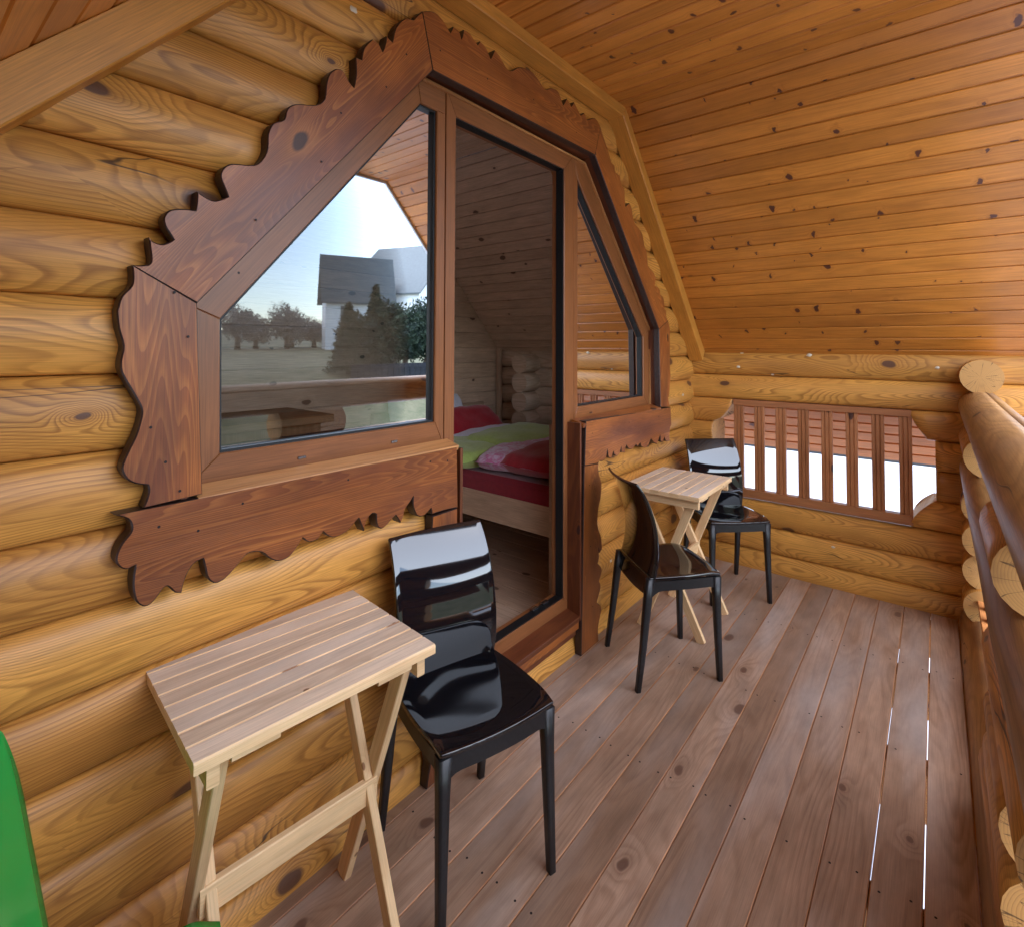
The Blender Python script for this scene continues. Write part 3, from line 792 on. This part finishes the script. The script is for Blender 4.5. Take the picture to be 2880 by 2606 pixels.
ring_strip('liner_board', [(1.372, 0.17), (1.372, 1.11)], -0.045, 0.105, -0.014, [M_liner], win)
# frame members: four-cornered pieces in the plane of the wall
def piece(pts, y0=0.030, y1=0.10, mat=None, name='frame_bar', d=(1, 0)):
    return poly_slab(name, pts, y0, y1, [mat or M_frame, mat or M_frame], win, d, cham=0.003)
HX = [(0.486, 1.118), (0.486, 1.585), (1.215, 2.452), (2.352, 2.452), (3.146, 1.592), (3.142, 1.100)]
G1 = [(0.578, 1.205), (0.572, 1.548), (1.236, 2.352), (1.315, 2.352), (1.315, 1.205)]         # left glass
piece([HX[0], G1[0], G1[1], HX[1]], d=(0, 1))
piece([HX[1], G1[1], G1[2], HX[2]], d=(0.64, 0.77))
piece([HX[2], G1[2], G1[3], (1.357, 2.352), (1.357, 2.452)], d=(1, 0))
piece([G1[3], G1[4], (1.357, 1.118), (1.357, 2.352)], d=(0, 1))
piece([HX[0], (1.357, 1.118), G1[4], G1[0]], d=(1, 0))
# door frame
piece([(1.360, 2.452), (1.360, 0.20), (1.412, 0.265), (1.412, 2.362)], y0=0.028, d=(0, 1))
piece([(1.360, 2.452), (1.412, 2.362), (2.165, 2.362), (2.250, 2.452)], y0=0.028, d=(1, 0))
piece([(2.165, 2.362), (2.165, 0.265), (2.250, 0.20), (2.250, 2.452)], y0=0.028, d=(0, 1))
piece([(1.360, 0.20), (2.250, 0.20), (2.165, 0.265), (1.412, 0.265)], y0=0.028, d=(1, 0))
# right light
G3 = [(2.293, 1.176), (2.293, 2.345), (3.062, 1.546), (3.068, 1.176)]
piece([(2.253, 1.090), (2.293, 1.176), (2.293, 2.345), (2.253, 2.452)], d=(0, 1))
piece([(2.253, 2.452), (2.293, 2.345), (3.062, 1.546), HX[4], HX[3]], d=(0.68, -0.73))
piece([HX[4], (3.062, 1.546), (3.068, 1.176), HX[5]], d=(0, 1))
piece([(2.253, 1.090), HX[5], (3.068, 1.176), (2.293, 1.176)], d=(1, 0))
def gring(P, w, y0, y1, mat, name='gasket'):
    """thin ring just inside polygon P"""
    n = len(P); cx_ = sum(p[0] for p in P) / n; cz_ = sum(p[1] for p in P) / n
    area = sum(P[i][0] * P[(i + 1) % n][1] - P[(i + 1) % n][0] * P[i][1] for i in range(n))
    Q = P if area > 0 else P[::-1]
    inn = []
    for i in range(n):
        e1 = (Vector(Q[i]) - Vector(Q[i - 1])).normalized(); e2 = (Vector(Q[(i + 1) % n]) - Vector(Q[i])).normalized()
        n1 = Vector((-e1.y, e1.x)); n2 = Vector((-e2.y, e2.x)); m = (n1 + n2); m = m / max(0.3, m.dot(n1))
        inn.append(Vector(Q[i]) + m * w)
    V = []; F = []
    for y in (y0, y1):
        V += [(p[0], y, p[1]) for p in Q] + [(p.x, y, p.y) for p in inn]
    for i in range(n):
        j = (i + 1) % n
        F += [(i, j, n + j, n + i), (2 * n + i, 3 * n + i, 3 * n + j, 2 * n + j), (n + i, n + j, 3 * n + j, 3 * n + i), (i, 2 * n + i, 2 * n + j, j)]
    return link(name, mesh(name, V, F, [mat]), win)
gring(G1, 0.007, 0.040, 0.070, M_gasket)
gring(G3, 0.007, 0.040, 0.070, M_gasket)
gring([(p[0] * 1, p[1]) for p in G3], 0.020, 0.072, 0.082, M_spacer, 'spacer')
gring(G1, 0.012, 0.072, 0.082, M_gasket, 'spacer')
gring([(1.412, 0.265), (1.412, 2.362), (2.165, 2.362), (2.165, 0.265)], 0.004, 0.034, 0.075, M_gasket)
def pane(P):
    V = [(x, 0.056, z) for x, z in P]
    return link('pane', mesh('pane', V, [tuple(range(len(P)))], [M_glass]), win)
pane(G1); pane(G3)
# beads: golden quarter rounds
ring_strip('bead', [(2.352, 2.446), (3.150, 1.588), (3.153, 1.102)], 0.018, 0.034, -0.010, [M_bead], win)
ring_strip('bead', [(1.225, 2.446), (2.352, 2.446)], 0.018, 0.034, -0.010, [M_bead], win)
bar('sill_strip', (0.50, -0.018, 1.125), (1.357, -0.018, 1.125), 0.066, 0.018, [M_bead], win, up=(0, -0.3, 1))
bar('sill_strip', (2.215, -0.016, 1.103), (3.14, -0.016, 1.103), 0.070, 0.020, [M_stain], win, up=(0, -0.3, 1))
bar('bead', (2.205, -0.012, 0.20), (2.205, -0.012, 1.10), 0.012, 0.012, [M_bead], win, up=(1, 0, 0))
# threshold
bar('threshold', (1.372, 0.0, 0.185), (2.195, 0.0, 0.185), 0.085, 0.030, [M_liner], win, up=(0, -0.25, 1))
bar('threshold', (1.372, -0.022, 0.150), (2.195, -0.022, 0.150), 0.030, 0.042, [M_bead if False else M_stain], win, up=(0, 0, 1))
bar('threshold', (1.372, 0.0, 0.110), (2.195, 0.0, 0.110), 0.040, 0.036, [M_liner], win, up=(0, 0, 1))
# strike plates on the threshold and screw covers on the frames
for x in (1.60, 1.98, 2.06):
    box('strike_plate', (x - 0.022, 0.060, 0.2655), (x + 0.022, 0.080, 0.276), [M_metal], win)
for x, z in ((0.80, 1.160), (1.13, 1.160), (2.42, 1.135)):
    box('drain_cap', (x - 0.012, 0.0265, z - 0.004), (x + 0.012, 0.0300, z + 0.004), [M_metal], win, c=0.001)

# ------------------------------------------------------------------ folding tables
def make_table():
    t = thing('folding_table', 'pale pine slatted folding table beside the doorway, nearer the camera', 'table', (0, 0, 0), 0, 'slatted folding tables on the porch')
    L, D, H = 0.53, 0.415, 0.742
    n = 8; w = D / n
    for i in range(n):
        y = -D / 2 + w * (i + 0.5)
        a, b = w / 2, 0.011
        pr = [(-a, -b), (a, -b), (a, b - 0.004), (a - 0.0035, b), (-a + 0.0035, b), (-a, b - 0.004)]
        me = prism('slat', pr, -L / 2, L / 2, [M_table, M_tableraw, M_tableraw], mi=[1, 1, 1, 0, 1, 1])
        link('slat', me, t, frame((0, y, H - 0.011), (1, 0, 0), (0, 0, 1)))
    for s in (-1, 1):
        xo = s * (L / 2 - 0.035)
        bar('cleat', (xo, -D / 2 + 0.012, H - 0.045), (xo, D / 2 - 0.012, H - 0.045), 0.022, 0.045, [M_tableraw], t)
        bar('leg', (xo - s * 0.023, -D / 2 + 0.05, H - 0.035), (xo - s * 0.023, 0.128, 0.0), 0.022, 0.042, [M_tableraw], t, up=(0, 1, 0.4))
        bar('leg', (xo - s * 0.046, D / 2 - 0.06, H - 0.035), (xo - s * 0.046, -0.188, 0.0), 0.022, 0.042, [M_tableraw], t, up=(0, -1, 0.4))
        bar('turn_block', (xo - s * 0.03, -D / 2 + 0.018, H - 0.030), (xo - s * 0.12, -D / 2 + 0.018, H - 0.030), 0.02, 0.016, [M_tableraw], t)
    bar('stretcher', (-L / 2 + 0.06, -0.035, 0.335), (L / 2 - 0.06, -0.035, 0.335), 0.018, 0.06, [M_tableraw], t)
    return t
def copy_tree(o, parent=None):
    c = o.copy(); COL.objects.link(c)
    if parent is not None: c.parent = parent
    for ch in list(o.children): copy_tree(ch, c)
    return c
tb1 = make_table()
tb1.matrix_basis = Matrix.Translation((0.668, -0.184, 0)) @ Matrix.Rotation(R(-5.5), 4, 'Z')
tb2 = copy_tree(tb1)
tb2['label'] = 'pale pine slatted folding table between two black chairs in the far corner'
tb2.matrix_basis = Matrix.Translation((2.865, -0.268, 0)) @ Matrix.Rotation(R(0), 4, 'Z')

# ------------------------------------------------------------------ black chairs
def grid_mesh(name, f, nu, nv, mat, smooth=True):
    V = [f(i / nu, j / nv) for i in range(nu + 1) for j in range(nv + 1)]
    F = [(i * (nv + 1) + j, i * (nv + 1) + j + 1, (i + 1) * (nv + 1) + j + 1, (i + 1) * (nv + 1) + j) for i in range(nu) for j in range(nv)]
    return mesh(name, V, F, [mat], None, None, smooth)
def catm(pts, s):
    n = len(pts) - 1; k_ = min(n - 1, int(s * n)); t = s * n - k_
    p0 = pts[max(0, k_ - 1)]; p1 = pts[k_]; p2 = pts[k_ + 1]; p3 = pts[min(n, k_ + 2)]
    return tuple(0.5 * ((2 * b) + (-a + c) * t + (2 * a - 5 * b + 4 * c - d) * t * t + (-a + 3 * b - 3 * c + d) * t ** 3) for a, b, c, d in zip(p0, p1, p2, p3))
def tube_leg(name, pts, mat, parent):
    """tapered rounded square leg through pts [(x,y,z,half width)]"""
    n = 12; V = []; F = []
    for (x, y, z, h) in pts:
        for q in range(n):
            a = 2 * math.pi * (q + 0.5) / n
            c_, s__ = math.cos(a), math.sin(a)
            k_ = 1 / max(abs(c_), abs(s__)) ** 0.93
            V.append((x + h * c_ * k_, y + h * s__ * k_, z))
    m = len(pts)
    for i in range(m - 1):
        for q in range(n):
            r_ = (q + 1) % n
            F.append((i * n + q, (i + 1) * n + q, (i + 1) * n + r_, i * n + r_))
    F.append(tuple(range(n))); F.append(tuple((m - 1) * n + q for q in range(n))[::-1])
    return link(name, mesh(name, V, F, [mat], None, None, [True] * (len(F) - 2) + [False, False]), parent)
def make_chair():
    t = thing('plastic_chair', 'glossy black plastic chair against the wall beside the near table', 'chair', group='glossy black chairs on the porch')
    # seat
    def seat(u, v):
        x = -0.138 + u * 0.338
        w = (0.172 + 0.012 * math.sin(u * math.pi) + 0.006 * u)
        y = (v * 2 - 1) * w
        e = 2 * v - 1
        x += 0.016 * (1 - e * e) * max(0, (u - 0.3)) / 0.7
        z = 0.462 + 0.008 * u - 0.012 * math.sin(u * math.pi) * (1 - e * e) - 0.010 * max(0, u - 0.86) / 0.14
        return (x, y, z)
    o = link('seat', grid_mesh('seat', seat, 18, 14, M_black), t)
    md = o.modifiers.new('Solidify', 'SOLIDIFY'); md.thickness = 0.013; md.offset = -1
    md = o.modifiers.new('Bevel', 'BEVEL'); md.width = 0.003; md.segments = 2; md.limit_method = 'ANGLE'; md.angle_limit = R(50)
    # backrest
    prof = [(-0.142, 0.395), (-0.124, 0.460), (-0.106, 0.535), (-0.103, 0.615), (-0.113, 0.695), (-0.136, 0.770), (-0.164, 0.830), (-0.197, 0.878)]
    def back(u, v):
        x, z = catm(prof, u)
        e = 2 * v - 1
        w = 0.180 - 0.013 * u
        x -= 0.022 * (1 - e * e) * min(1, 0.3 + u)
        z += -0.004 * (1 - e * e) * u
        if u < 0.15: z -= 0.012 * (1 - e * e) * (1 - u / 0.15)
        if u < 0.30: z += 0.0 
        return (x, e * w, z)
    o = link('backrest', grid_mesh('backrest', back, 26, 16, M_black), t)
    md = o.modifiers.new('Solidify', 'SOLIDIFY'); md.thickness = 0.011; md.offset = 1
    md = o.modifiers.new('Bevel', 'BEVEL'); md.width = 0.0025; md.segments = 2; md.limit_method = 'ANGLE'; md.angle_limit = R(50)
    # apron under the seat: front curved piece with arched underside and two sides
    def apron(p, q, bow, nrm):
        n = 20; V = []; F = []
        P, Q = Vector(p), Vector(q); N = Vector(nrm)
        for i in range(n + 1):
            s = i / n; c_ = P.lerp(Q, s) + N * bow * (1 - (2 * s - 1) ** 2)
            ed = min(s, 1 - s) * (Q - P).length
            drop = 0.042 + 0.030 * max(0.0, 1 - ed / 0.055) ** 2.2
            for off, z in ((0.0, 0.459), (0.0, 0.459 - drop), (-0.018, 0.459 - drop), (-0.018, 0.457)):
                V.append(tuple(c_ + N * off) [:2] + (z,))
        for i in range(n):
            for q_ in range(4):
                r_ = (q_ + 1) % 4
                F.append((i * 4 + q_, i * 4 + r_, (i + 1) * 4 + r_, (i + 1) * 4 + q_))
        F.append((0, 3, 2, 1)); F.append((n * 4, n * 4 + 1, n * 4 + 2, n * 4 + 3))
        o_ = link('apron', mesh('apron', V, F, [M_blackleg]), t)
        return o_
    apron((0.198, -0.172, 0), (0.198, 0.172, 0), 0.014, (1, 0, 0))
    apron((-0.13, -0.172, 0), (0.198, -0.174, 0), 0.008, (0, -1, 0))
    apron((0.198, 0.174, 0), (-0.13, 0.172, 0), 0.008, (0, 1, 0))
    for s in (-1, 1):
        tube_leg('leg', [(0.186, s * 0.164, 0.458, 0.0175), (0.187, s * 0.166, 0.36, 0.0145), (0.191, s * 0.170, 0.18, 0.0122), (0.196, s * 0.174, 0.0, 0.0100)], M_blackleg, t)
        tube_leg('leg', [(-0.136, s * 0.166, 0.470, 0.0130), (-0.146, s * 0.168, 0.38, 0.0150), (-0.170, s * 0.173, 0.18, 0.0122), (-0.197, s * 0.178, 0.0, 0.0100)], M_blackleg, t)
    return t
ch1 = make_chair()
def put(o, front, rear_dir, yaw):
    pass
def place_chair(o, footFR, yaw, side):
    """put a front foot of the chair at footFR; side +1 for the foot on the chair's +y side"""
    rz = Matrix.Rotation(yaw, 4, 'Z')
    off = rz @ Vector((0.196, side * 0.174, 0))
    o.matrix_basis = Matrix.Translation((footFR[0] - off.x, footFR[1] - off.y, 0)) @ rz
place_chair(ch1, (1.259, -0.525), math.atan2(-0.958, -0.285), +1)
ch2 = copy_tree(ch1); ch2['label'] = 'glossy black plastic chair seen from behind between doorway and far table'
place_chair(ch2, (2.437, -0.621), math.atan2(-0.640, 0.768), -1)
ch3 = copy_tree(ch1); ch3['label'] = 'glossy black plastic chair in the far corner in front of the baluster opening'
place_chair(ch3, (3.350, -0.618), math.atan2(-0.69, -0.72), +1)

# ------------------------------------------------------------------ green chair at the near end
gc = thing('green_plastic_chair', 'shiny green moulded plastic chair at the near end by the table', 'chair', (0.260, -0.560, 0), R(-14))
def gback(u, v):
    z = 0.40 + u * 0.57
    e = 2 * v - 1
    w = 0.235 * (1 - max(0, u - 0.72) ** 2 * 2.6)
    x = -0.09 - 0.08 * u - 0.05 * (1 - e * e)
    z -= 0.05 * (e ** 6) * u
    return (x, e * w, z)
o = link('backrest', grid_mesh('backrest', gback, 44, 30, M_green), gc)
md = o.modifiers.new('Solidify', 'SOLIDIFY'); md.thickness = 0.006
def gseat(u, v):
    e = 2 * v - 1
    x = -0.14 + u * 0.26; w = 0.26 - 0.04 * abs(u - 0.5)
    return (x, e * w, 0.440 - 0.018 * math.sin(u * math.pi) * (1 - e * e) - 0.02 * max(0, u - 0.85) / 0.15)
o = link('seat', grid_mesh('seat', gseat, 30, 30, M_green), gc)
md = o.modifiers.new('Solidify', 'SOLIDIFY'); md.thickness = 0.006
for sx, sy in ((-1, -1), (-1, 1), (1, -1), (1, 1)):
    tube_leg('leg', [(-0.03 + sx * 0.09, sy * 0.175, 0.41, 0.018), (-0.03 + sx * 0.16, sy * 0.20, 0.0, 0.013)], M_green, gc)

# ------------------------------------------------------------------ bedroom behind the glass
ZF = 0.12
rf = thing('bedroom_floor', 'varnished board floor of the bedroom behind the doorway', None); tag(rf, kind='structure')
for i in range(22):
    x0 = 0.0 + i * 0.18
    box('board', (x0, 0.10, ZF - 0.03), (x0 + 0.1785, 3.0, ZF), [M_int2 if False else M_int], rf, axis=1)
iw = thing('bedroom_back_wall', 'board lined wall at the back of the bedroom', 'wall')
for i in range(20):
    z0 = ZF + i * 0.135
    if z0 > ZR: break
    box('board', (-0.3, 1.86, z0), (4.0, 1.88, z0 + 0.133), [M_int], iw, axis=0, c=0.004)
ic = thing('bedroom_ceiling', 'board lined sloping ceiling of the bedroom', None); tag(ic, kind='structure')
lay_boards((xr(1.40), 1.40), (KR, ZR), 0.20, 1.858, ic, M_int, (s_.x, s_.y))
lay_boards((KR, ZR), (KL, ZR), 0.20, 1.858, ic, M_int, (0, 1))
lay_boards((KL, ZR), (xl(1.40), 1.40), 0.20, 1.858, ic, M_int, (-s_.x, s_.y))
bar('cove_batten', (3.79, 1.84, 1.50), (2.62, 1.84, 2.76), 0.02, 0.04, [M_bedwood], ic, up=(0.73, 0, 0.68))
box('corner_batten', (3.76, 1.80, ZF), (3.80, 1.84, 1.46), [M_bedwood], iw, axis=2)
box('leak_block_board', (-0.3, 1.885, 0.0), (4.0, 1.90, 2.9), [M_int], iw, axis=0)  # unseen slab added so no light leaks between the wall boards
cl = thing('crossing_logs', 'log ends crossing the knee wall beside the bed', 'log ends')
for i in (4, 5, 6, 7):
    log(cl, 3.60, 4.1, 'x', 1.44, row(i), r=0.082, mats=[M_intlog, M_intlog])
# bed
bed = thing('bed', 'wooden bed with a red mattress standing in the bedroom', 'bed')
XB = 2.36
box('side_rail', (XB, 0.24, 0.45), (XB + 0.03, 1.85, 0.612), [M_bedwood], bed, axis=1)
box('footboard', (XB - 0.012, 0.215, ZF), (XB + 1.20, 0.245, 1.06), [M_bedwood], bed, axis=0)
box('slat_base', (XB + 0.03, 0.25, 0.50), (XB + 1.18, 1.85, 0.53), [M_bedwood], bed, axis=0)
box('headboard', (XB, 1.815, ZF), (XB + 1.20, 1.850, 0.98), [M_bedwood], bed, axis=0)
def cushion(name, c, s, mat, seed=0, rz=0.0, tilt=0.0, parent=None, label=None, cat=None, bump=0.012, pw=0.35, group=None):
    n = 22; V = []; F = []
    for side in (1, -1):
        for i in range(n + 1):
            for j in range(n + 1):
                a, b = 2 * i / n - 1, 2 * j / n - 1
                h = ((1 - a ** 4) * (1 - b ** 4)) ** pw
                nz = noise.noise(Vector((a * 2.2 + seed, b * 2.2, seed))) * bump + noise.noise(Vector((a * 6 + seed, b * 6, seed))) * bump * 0.4
                V.append((a * s[0] / 2 * (1 - 0.04 * b * b), b * s[1] / 2 * (1 - 0.04 * a * a), side * s[2] / 2 * h + (nz if side > 0 else 0)))
    off = (n + 1) ** 2
    for i in range(n):
        for j in range(n):
            q = i * (n + 1) + j
            F.append((q, q + n + 1, q + n + 2, q + 1)); F.append((off + q, off + q + 1, off + q + n + 2, off + q + n + 1))
    me = mesh(name, V, F, [mat], None, None, True)
    o_ = link(name, me, parent)
    o_.matrix_basis = Matrix.Translation(c) @ Matrix.Rotation(rz, 4, 'Z') @ Matrix.Rotation(tilt, 4, 'X')
    if label: tag(o_, label, cat, group)
    return o_
box('mattress', (XB + 0.005, 0.25, 0.53), (XB + 1.16, 1.81, 0.715), [M_mred], bed, axis=1, c=0.03)
cushion('white_pillow', (XB + 0.45, 1.70, 0.90), (0.75, 0.40, 0.16), M_linen, 3, 0, R(68), label='white pillow leaning on the headboard of the bed', cat='pillow')
cushion('red_pillow', (XB + 0.74, 1.50, 0.83), (0.66, 0.42, 0.15), M_red, 5, R(4), R(40), label='crimson pillow on the wall side of the bed', cat='pillow')
cushion('red_pillow', (XB + 0.12, 1.58, 0.80), (0.50, 0.36, 0.14), M_red, 8, R(-5), R(35), label='crimson pillow half hidden behind the mullion on the open side of the bed', cat='pillow')
cushion('duvet', (XB + 0.70, 1.18, 0.780), (0.80, 0.50, 0.10), M_linen, 11, R(3), R(8), label='pale lilac turned-back duvet below the crimson pillows', cat='duvet')
cushion('duvet', (XB + 0.70, 0.98, 0.815), (0.85, 0.52, 0.12), M_lime, 14, R(8), R(3), label='lime green folded duvet on the wall side of the bed', cat='duvet')
cushion('duvet', (XB + 0.20, 1.10, 0.775), (0.46, 0.62, 0.13), M_lime, 17, R(-12), 0, label='lime green folded duvet on the open side of the bed', cat='duvet')
cushion('duvet', (XB + 0.40, 0.72, 0.785), (0.80, 0.42, 0.13), M_pink, 21, R(20), 0, label='pink printed duvet lying across the middle of the bed', cat='duvet')
cushion('duvet', (XB + 0.56, 0.46, 0.790), (1.10, 0.46, 0.15), M_red, 25, R(4), 0, label='red duvet spread over the foot of the bed', cat='duvet')
# small cabinet behind the left light
cab = thing('cabinet', 'small wooden cabinet with a grey front behind the left glass', 'cabinet', (0.98, 0.72, 0))
box('carcass', (-0.20, -0.16, ZF), (0.20, 0.16, 1.17), [M_cab], cab, axis=2)
box('door_panel', (-0.215, -0.15, ZF + 0.05), (-0.2005, 0.15, 1.10), [M_greyp], cab, axis=2)
box('top', (-0.24, -0.19, 1.1705), (0.24, 0.19, 1.20), [M_cab], cab, axis=0)

# ------------------------------------------------------------------ surroundings seen in the glass and through the gaps
def ground_z(x, y):
    t = max(0.0, min(1.0, (-y - 9.0) / 13.0)); t = t * t * (3 - 2 * t)
    b = -2.7 + 3.1 * t + max(0, -y - 22) * 0.03
    return b + 0.12 * noise.noise(Vector((x * 0.08, y * 0.08, 0)))
nx, ny = 70, 80
V = []; F = []
xs = np.concatenate([np.linspace(-300, -30, 12), np.linspace(-26, 60, 46), np.linspace(66, 320, 12)])
ys = np.concatenate([np.linspace(-400, -70, 18), np.linspace(-66, 14, 54), np.linspace(20, 260, 8)])
for x in xs:
    for y in ys: V.append((float(x), float(y), ground_z(float(x), float(y))))
m_ = len(ys)
for i in range(len(xs) - 1):
    for j in range(m_ - 1): F.append((i * m_ + j, (i + 1) * m_ + j, (i + 1) * m_ + j + 1, i * m_ + j + 1))
gr = link('ground', mesh('ground', V, F, [M_ground], None, None, True))
tag(gr, 'pale paved yard rising to rough grass beyond', None, kind='structure')

def gable_house(name, label, x0, x1, y0, y1, zb, ze, zt, rdir='x'):
    h = thing(name, label, 'house', ((x0 + x1) / 2, (y0 + y1) / 2, zb))
    M0 = Matrix.Translation((-(x0 + x1) / 2, -(y0 + y1) / 2, -zb))
    def P(nm, V, F, mat): return link(nm, mesh(nm, V, F, [mat]), h, M0)
    o_ = 0.45
    if rdir == 'x':
        ym = (y0 + y1) / 2
        V = [(x0, y0, zb), (x1, y0, zb), (x1, y1, zb), (x0, y1, zb), (x0, y0, ze), (x1, y0, ze), (x1, y1, ze), (x0, y1, ze), (x0, ym, zt), (x1, ym, zt)]
        F = [(0, 1, 5, 4), (1, 2, 6, 9, 5), (2, 3, 7, 6), (3, 0, 4, 8, 7)]
        P('wall', V, F, M_white)
        s = (zt - ze) / (ym - y0); dz = o_ * s
        for yy, sg in ((y0, -1), (y1, 1)):
            a = [(x0 - o_, ym, zt + .05), (x1 + o_, ym, zt + .05), (x1 + o_, yy + sg * o_, ze - dz + .05), (x0 - o_, yy + sg * o_, ze - dz + .05)]
            V = a + [(p[0], p[1], p[2] + 0.14) for p in a]
            P('roof', V, [(0, 1, 2, 3), (7, 6, 5, 4), (0, 4, 5, 1), (1, 5, 6, 2), (2, 6, 7, 3), (3, 7, 4, 0)], M_roofdark)
    else:
        xm = (x0 + x1) / 2
        V = [(x0, y0, zb), (x1, y0, zb), (x1, y1, zb), (x0, y1, zb), (x0, y0, ze), (x1, y0, ze), (x1, y1, ze), (x0, y1, ze), (xm, y0, zt), (xm, y1, zt)]
        F = [(0, 1, 5, 8, 4), (1, 2, 6, 5), (2, 3, 7, 9, 6), (3, 0, 4, 7)]
        P('wall', V, F, M_white)
        s = (zt - ze) / (xm - x0); dz = o_ * s
        for xx, sg in ((x0, -1), (x1, 1)):
            a = [(xm, y0 - o_, zt + .05), (xm, y1 + o_, zt + .05), (xx + sg * o_, y1 + o_, ze - dz + .05), (xx + sg * o_, y0 - o_, ze - dz + .05)]
            V = a + [(p[0], p[1], p[2] + 0.14) for p in a]
            P('roof', V, [(0, 1, 2, 3), (7, 6, 5, 4), (0, 4, 5, 1), (1, 5, 6, 2), (2, 6, 7, 3), (3, 7, 4, 0)], M_roofdark)
    return h, M0
def hwin(h, M0, x0, x1, z0, z1, y):
    V = [(x0, y, z0), (x1, y, z0), (x1, y, z1), (x0, y, z1)]
    V2 = V + [(p[0], y - 0.08, p[2]) for p in V]
    f = link('window', mesh('window', V2, [(0, 1, 2, 3), (3, 2, 6, 7), (0, 4, 5, 1), (1, 5, 6, 2), (0, 3, 7, 4)], [M_wing]), h, I4)
h1, m1 = gable_house('white_house', 'white house wing with long grey roof seen in the window reflection', -3.2, 3.2, -2.6, 0.0, 0.0, 6.2, 9.8, 'x')
h1.matrix_basis = Matrix.Translation((31.6, -44.5, 0.6)) @ Matrix.Rotation(R(24), 4, 'Z')
h2, m2 = gable_house('white_house', 'white gabled house with grey roof right of the wing in the reflection', -6.6, 6.6, -10.0, 0.0, 0.0, 6.6, 12.6, 'y')
h2.matrix_basis = Matrix.Translation((41.0, -46.5, 0.6)) @ Matrix.Rotation(R(-15), 4, 'Z')
for x in (-3.6, -2.0): hwin(h2, None, x, x + 1.0, 5.6, 7.0, 5.03)
for x in (-4.6, -1.2, 2.4): hwin(h2, None, x, x + 1.3, 2.0, 3.6, 5.03)
for x in (-1.8, 0.9): hwin(h1, None, x, x + 1.1, 3.4, 4.8, 1.33)
def tree(name, label, x, y, h, r, mat, n=5000, shape='cone', cat='tree', group=None, leaf=0.10):
    z0 = ground_z(x, y)
    t = thing(name, label, cat, (x, y, z0), group=group)
    rng = np.random.default_rng(int(abs(x * 31 + y * 17)) + 5)
    tp = []
    for i in range(7):
        f = i / 6
        tp.append((0.06 * math.sin(3 * f), 0.05 * math.sin(2 * f + 1), h * 0.92 * f, max(0.015, r * 0.09 * (1 - f))))
    tube_leg('trunk', tp, M_bark, t)
    f = rng.random(n)
    if shape == 'cone':
        f = f ** 0.75 * 0.97; f = 1 - f
        layer = 0.78 + 0.30 * np.sin(f * 34) ** 2
        rad = r * (1 - f) ** 0.85 * layer * rng.random(n) ** 0.45
        z = h * (0.06 + 0.94 * f)
        a = rng.random(n) * 2 * np.pi
        px, py, pz = rad * np.cos(a), rad * np.sin(a), z - rad * 0.15
    else:
        a = rng.random(n) * 2 * np.pi; c_ = rng.random(n) * 2 - 1; q = rng.random(n) ** 0.4
        s = np.sqrt(1 - c_ * c_)
        bump = 0.8 + 0.3 * np.sin(a * 3 + c_ * 5) * np.cos(c_ * 7 + a * 2)
        px, py, pz = r * q * s * np.cos(a) * bump, r * q * s * np.sin(a) * bump, h * 0.55 + h * 0.45 * q * c_ * bump
    P = np.stack([px, py, pz], 1)
    d1 = rng.normal(size=(n, 3)); d1 /= np.linalg.norm(d1, axis=1)[:, None]
    d2 = rng.normal(size=(n, 3)); d2 /= np.linalg.norm(d2, axis=1)[:, None]
    L = leaf * (0.6 + 0.8 * rng.random(n))[:, None]
    Vv = np.concatenate([P, P + d1 * L, P + d2 * L * 0.6], 0)
    Ff = [(i, n + i, 2 * n + i) for i in range(n)]
    me = mesh('crown', Vv.tolist(), Ff, [mat])
    link('crown', me, t)
    return t
tree('conifer', 'dark pointed conifer before the white wing in the reflection', 14.0, -19.5, 3.3, 1.0, M_conifer, 6000, leaf=0.16)
tree('conifer', 'tall dark conifer in the hedge row before the gabled house', 15.7, -19.8, 4.2, 1.1, M_conifer, 7000, leaf=0.18)
for (x, y, h, w) in ((14.9, -19.9, 2.9, 'bushy dark conifer just right of the small pointed one'), (16.5, -19.5, 3.7, 'bushy dark conifer right of the tall pointed one'),
                     (17.6, -19.9, 3.4, 'rounded dark conifer in the middle of the hedge row'), (18.8, -19.6, 3.9, 'broad dark conifer below the gabled roof'),
                     (20.0, -20.0, 3.6, 'dark conifer at the right end of the hedge row')):
    tree('hedge_conifer', w, x, y, h, 1.25, M_conifer, 9000, 'ball', 'tree', 'bushy conifers in the hedge row', leaf=0.20)
for i, (x, y, h, lb) in enumerate(((20.5, -46, 4.2, 'bare brown tree farthest left in the reflected yard'), (23.0, -48, 3.4, 'low bare twiggy tree behind the grass slope'),
                                    (25.5, -47, 4.6, 'tall bare tree in the middle of the reflected row'), (27.6, -50, 3.6, 'bare round tree close to the white wing'),
                                    (17.0, -52, 4.0, 'bare tree seen past the edge of the window reflection'), (29.5, -49, 3.2, 'low bare bush against the white wing'))):
    tree('bare_tree', lb, x, y, h, 2.2, M_bare, 4500, 'ball', 'tree', None, leaf=0.22)
fn = thing('board_fence', 'dark board fence below the hedge row', 'fence', (18.5, -17.8, ground_z(18.5, -17.8)))
for i in range(40):
    x = -5.5 + i * 0.32
    box('fence_board', (x, -0.012, -0.3), (x + 0.30, 0.012, 1.05), [M_fence], fn, axis=2)
for z in (0.15, 0.85): box('fence_rail', (-5.5, 0.013, z), (7.3, 0.06, z + 0.08), [M_fence], fn, axis=0)
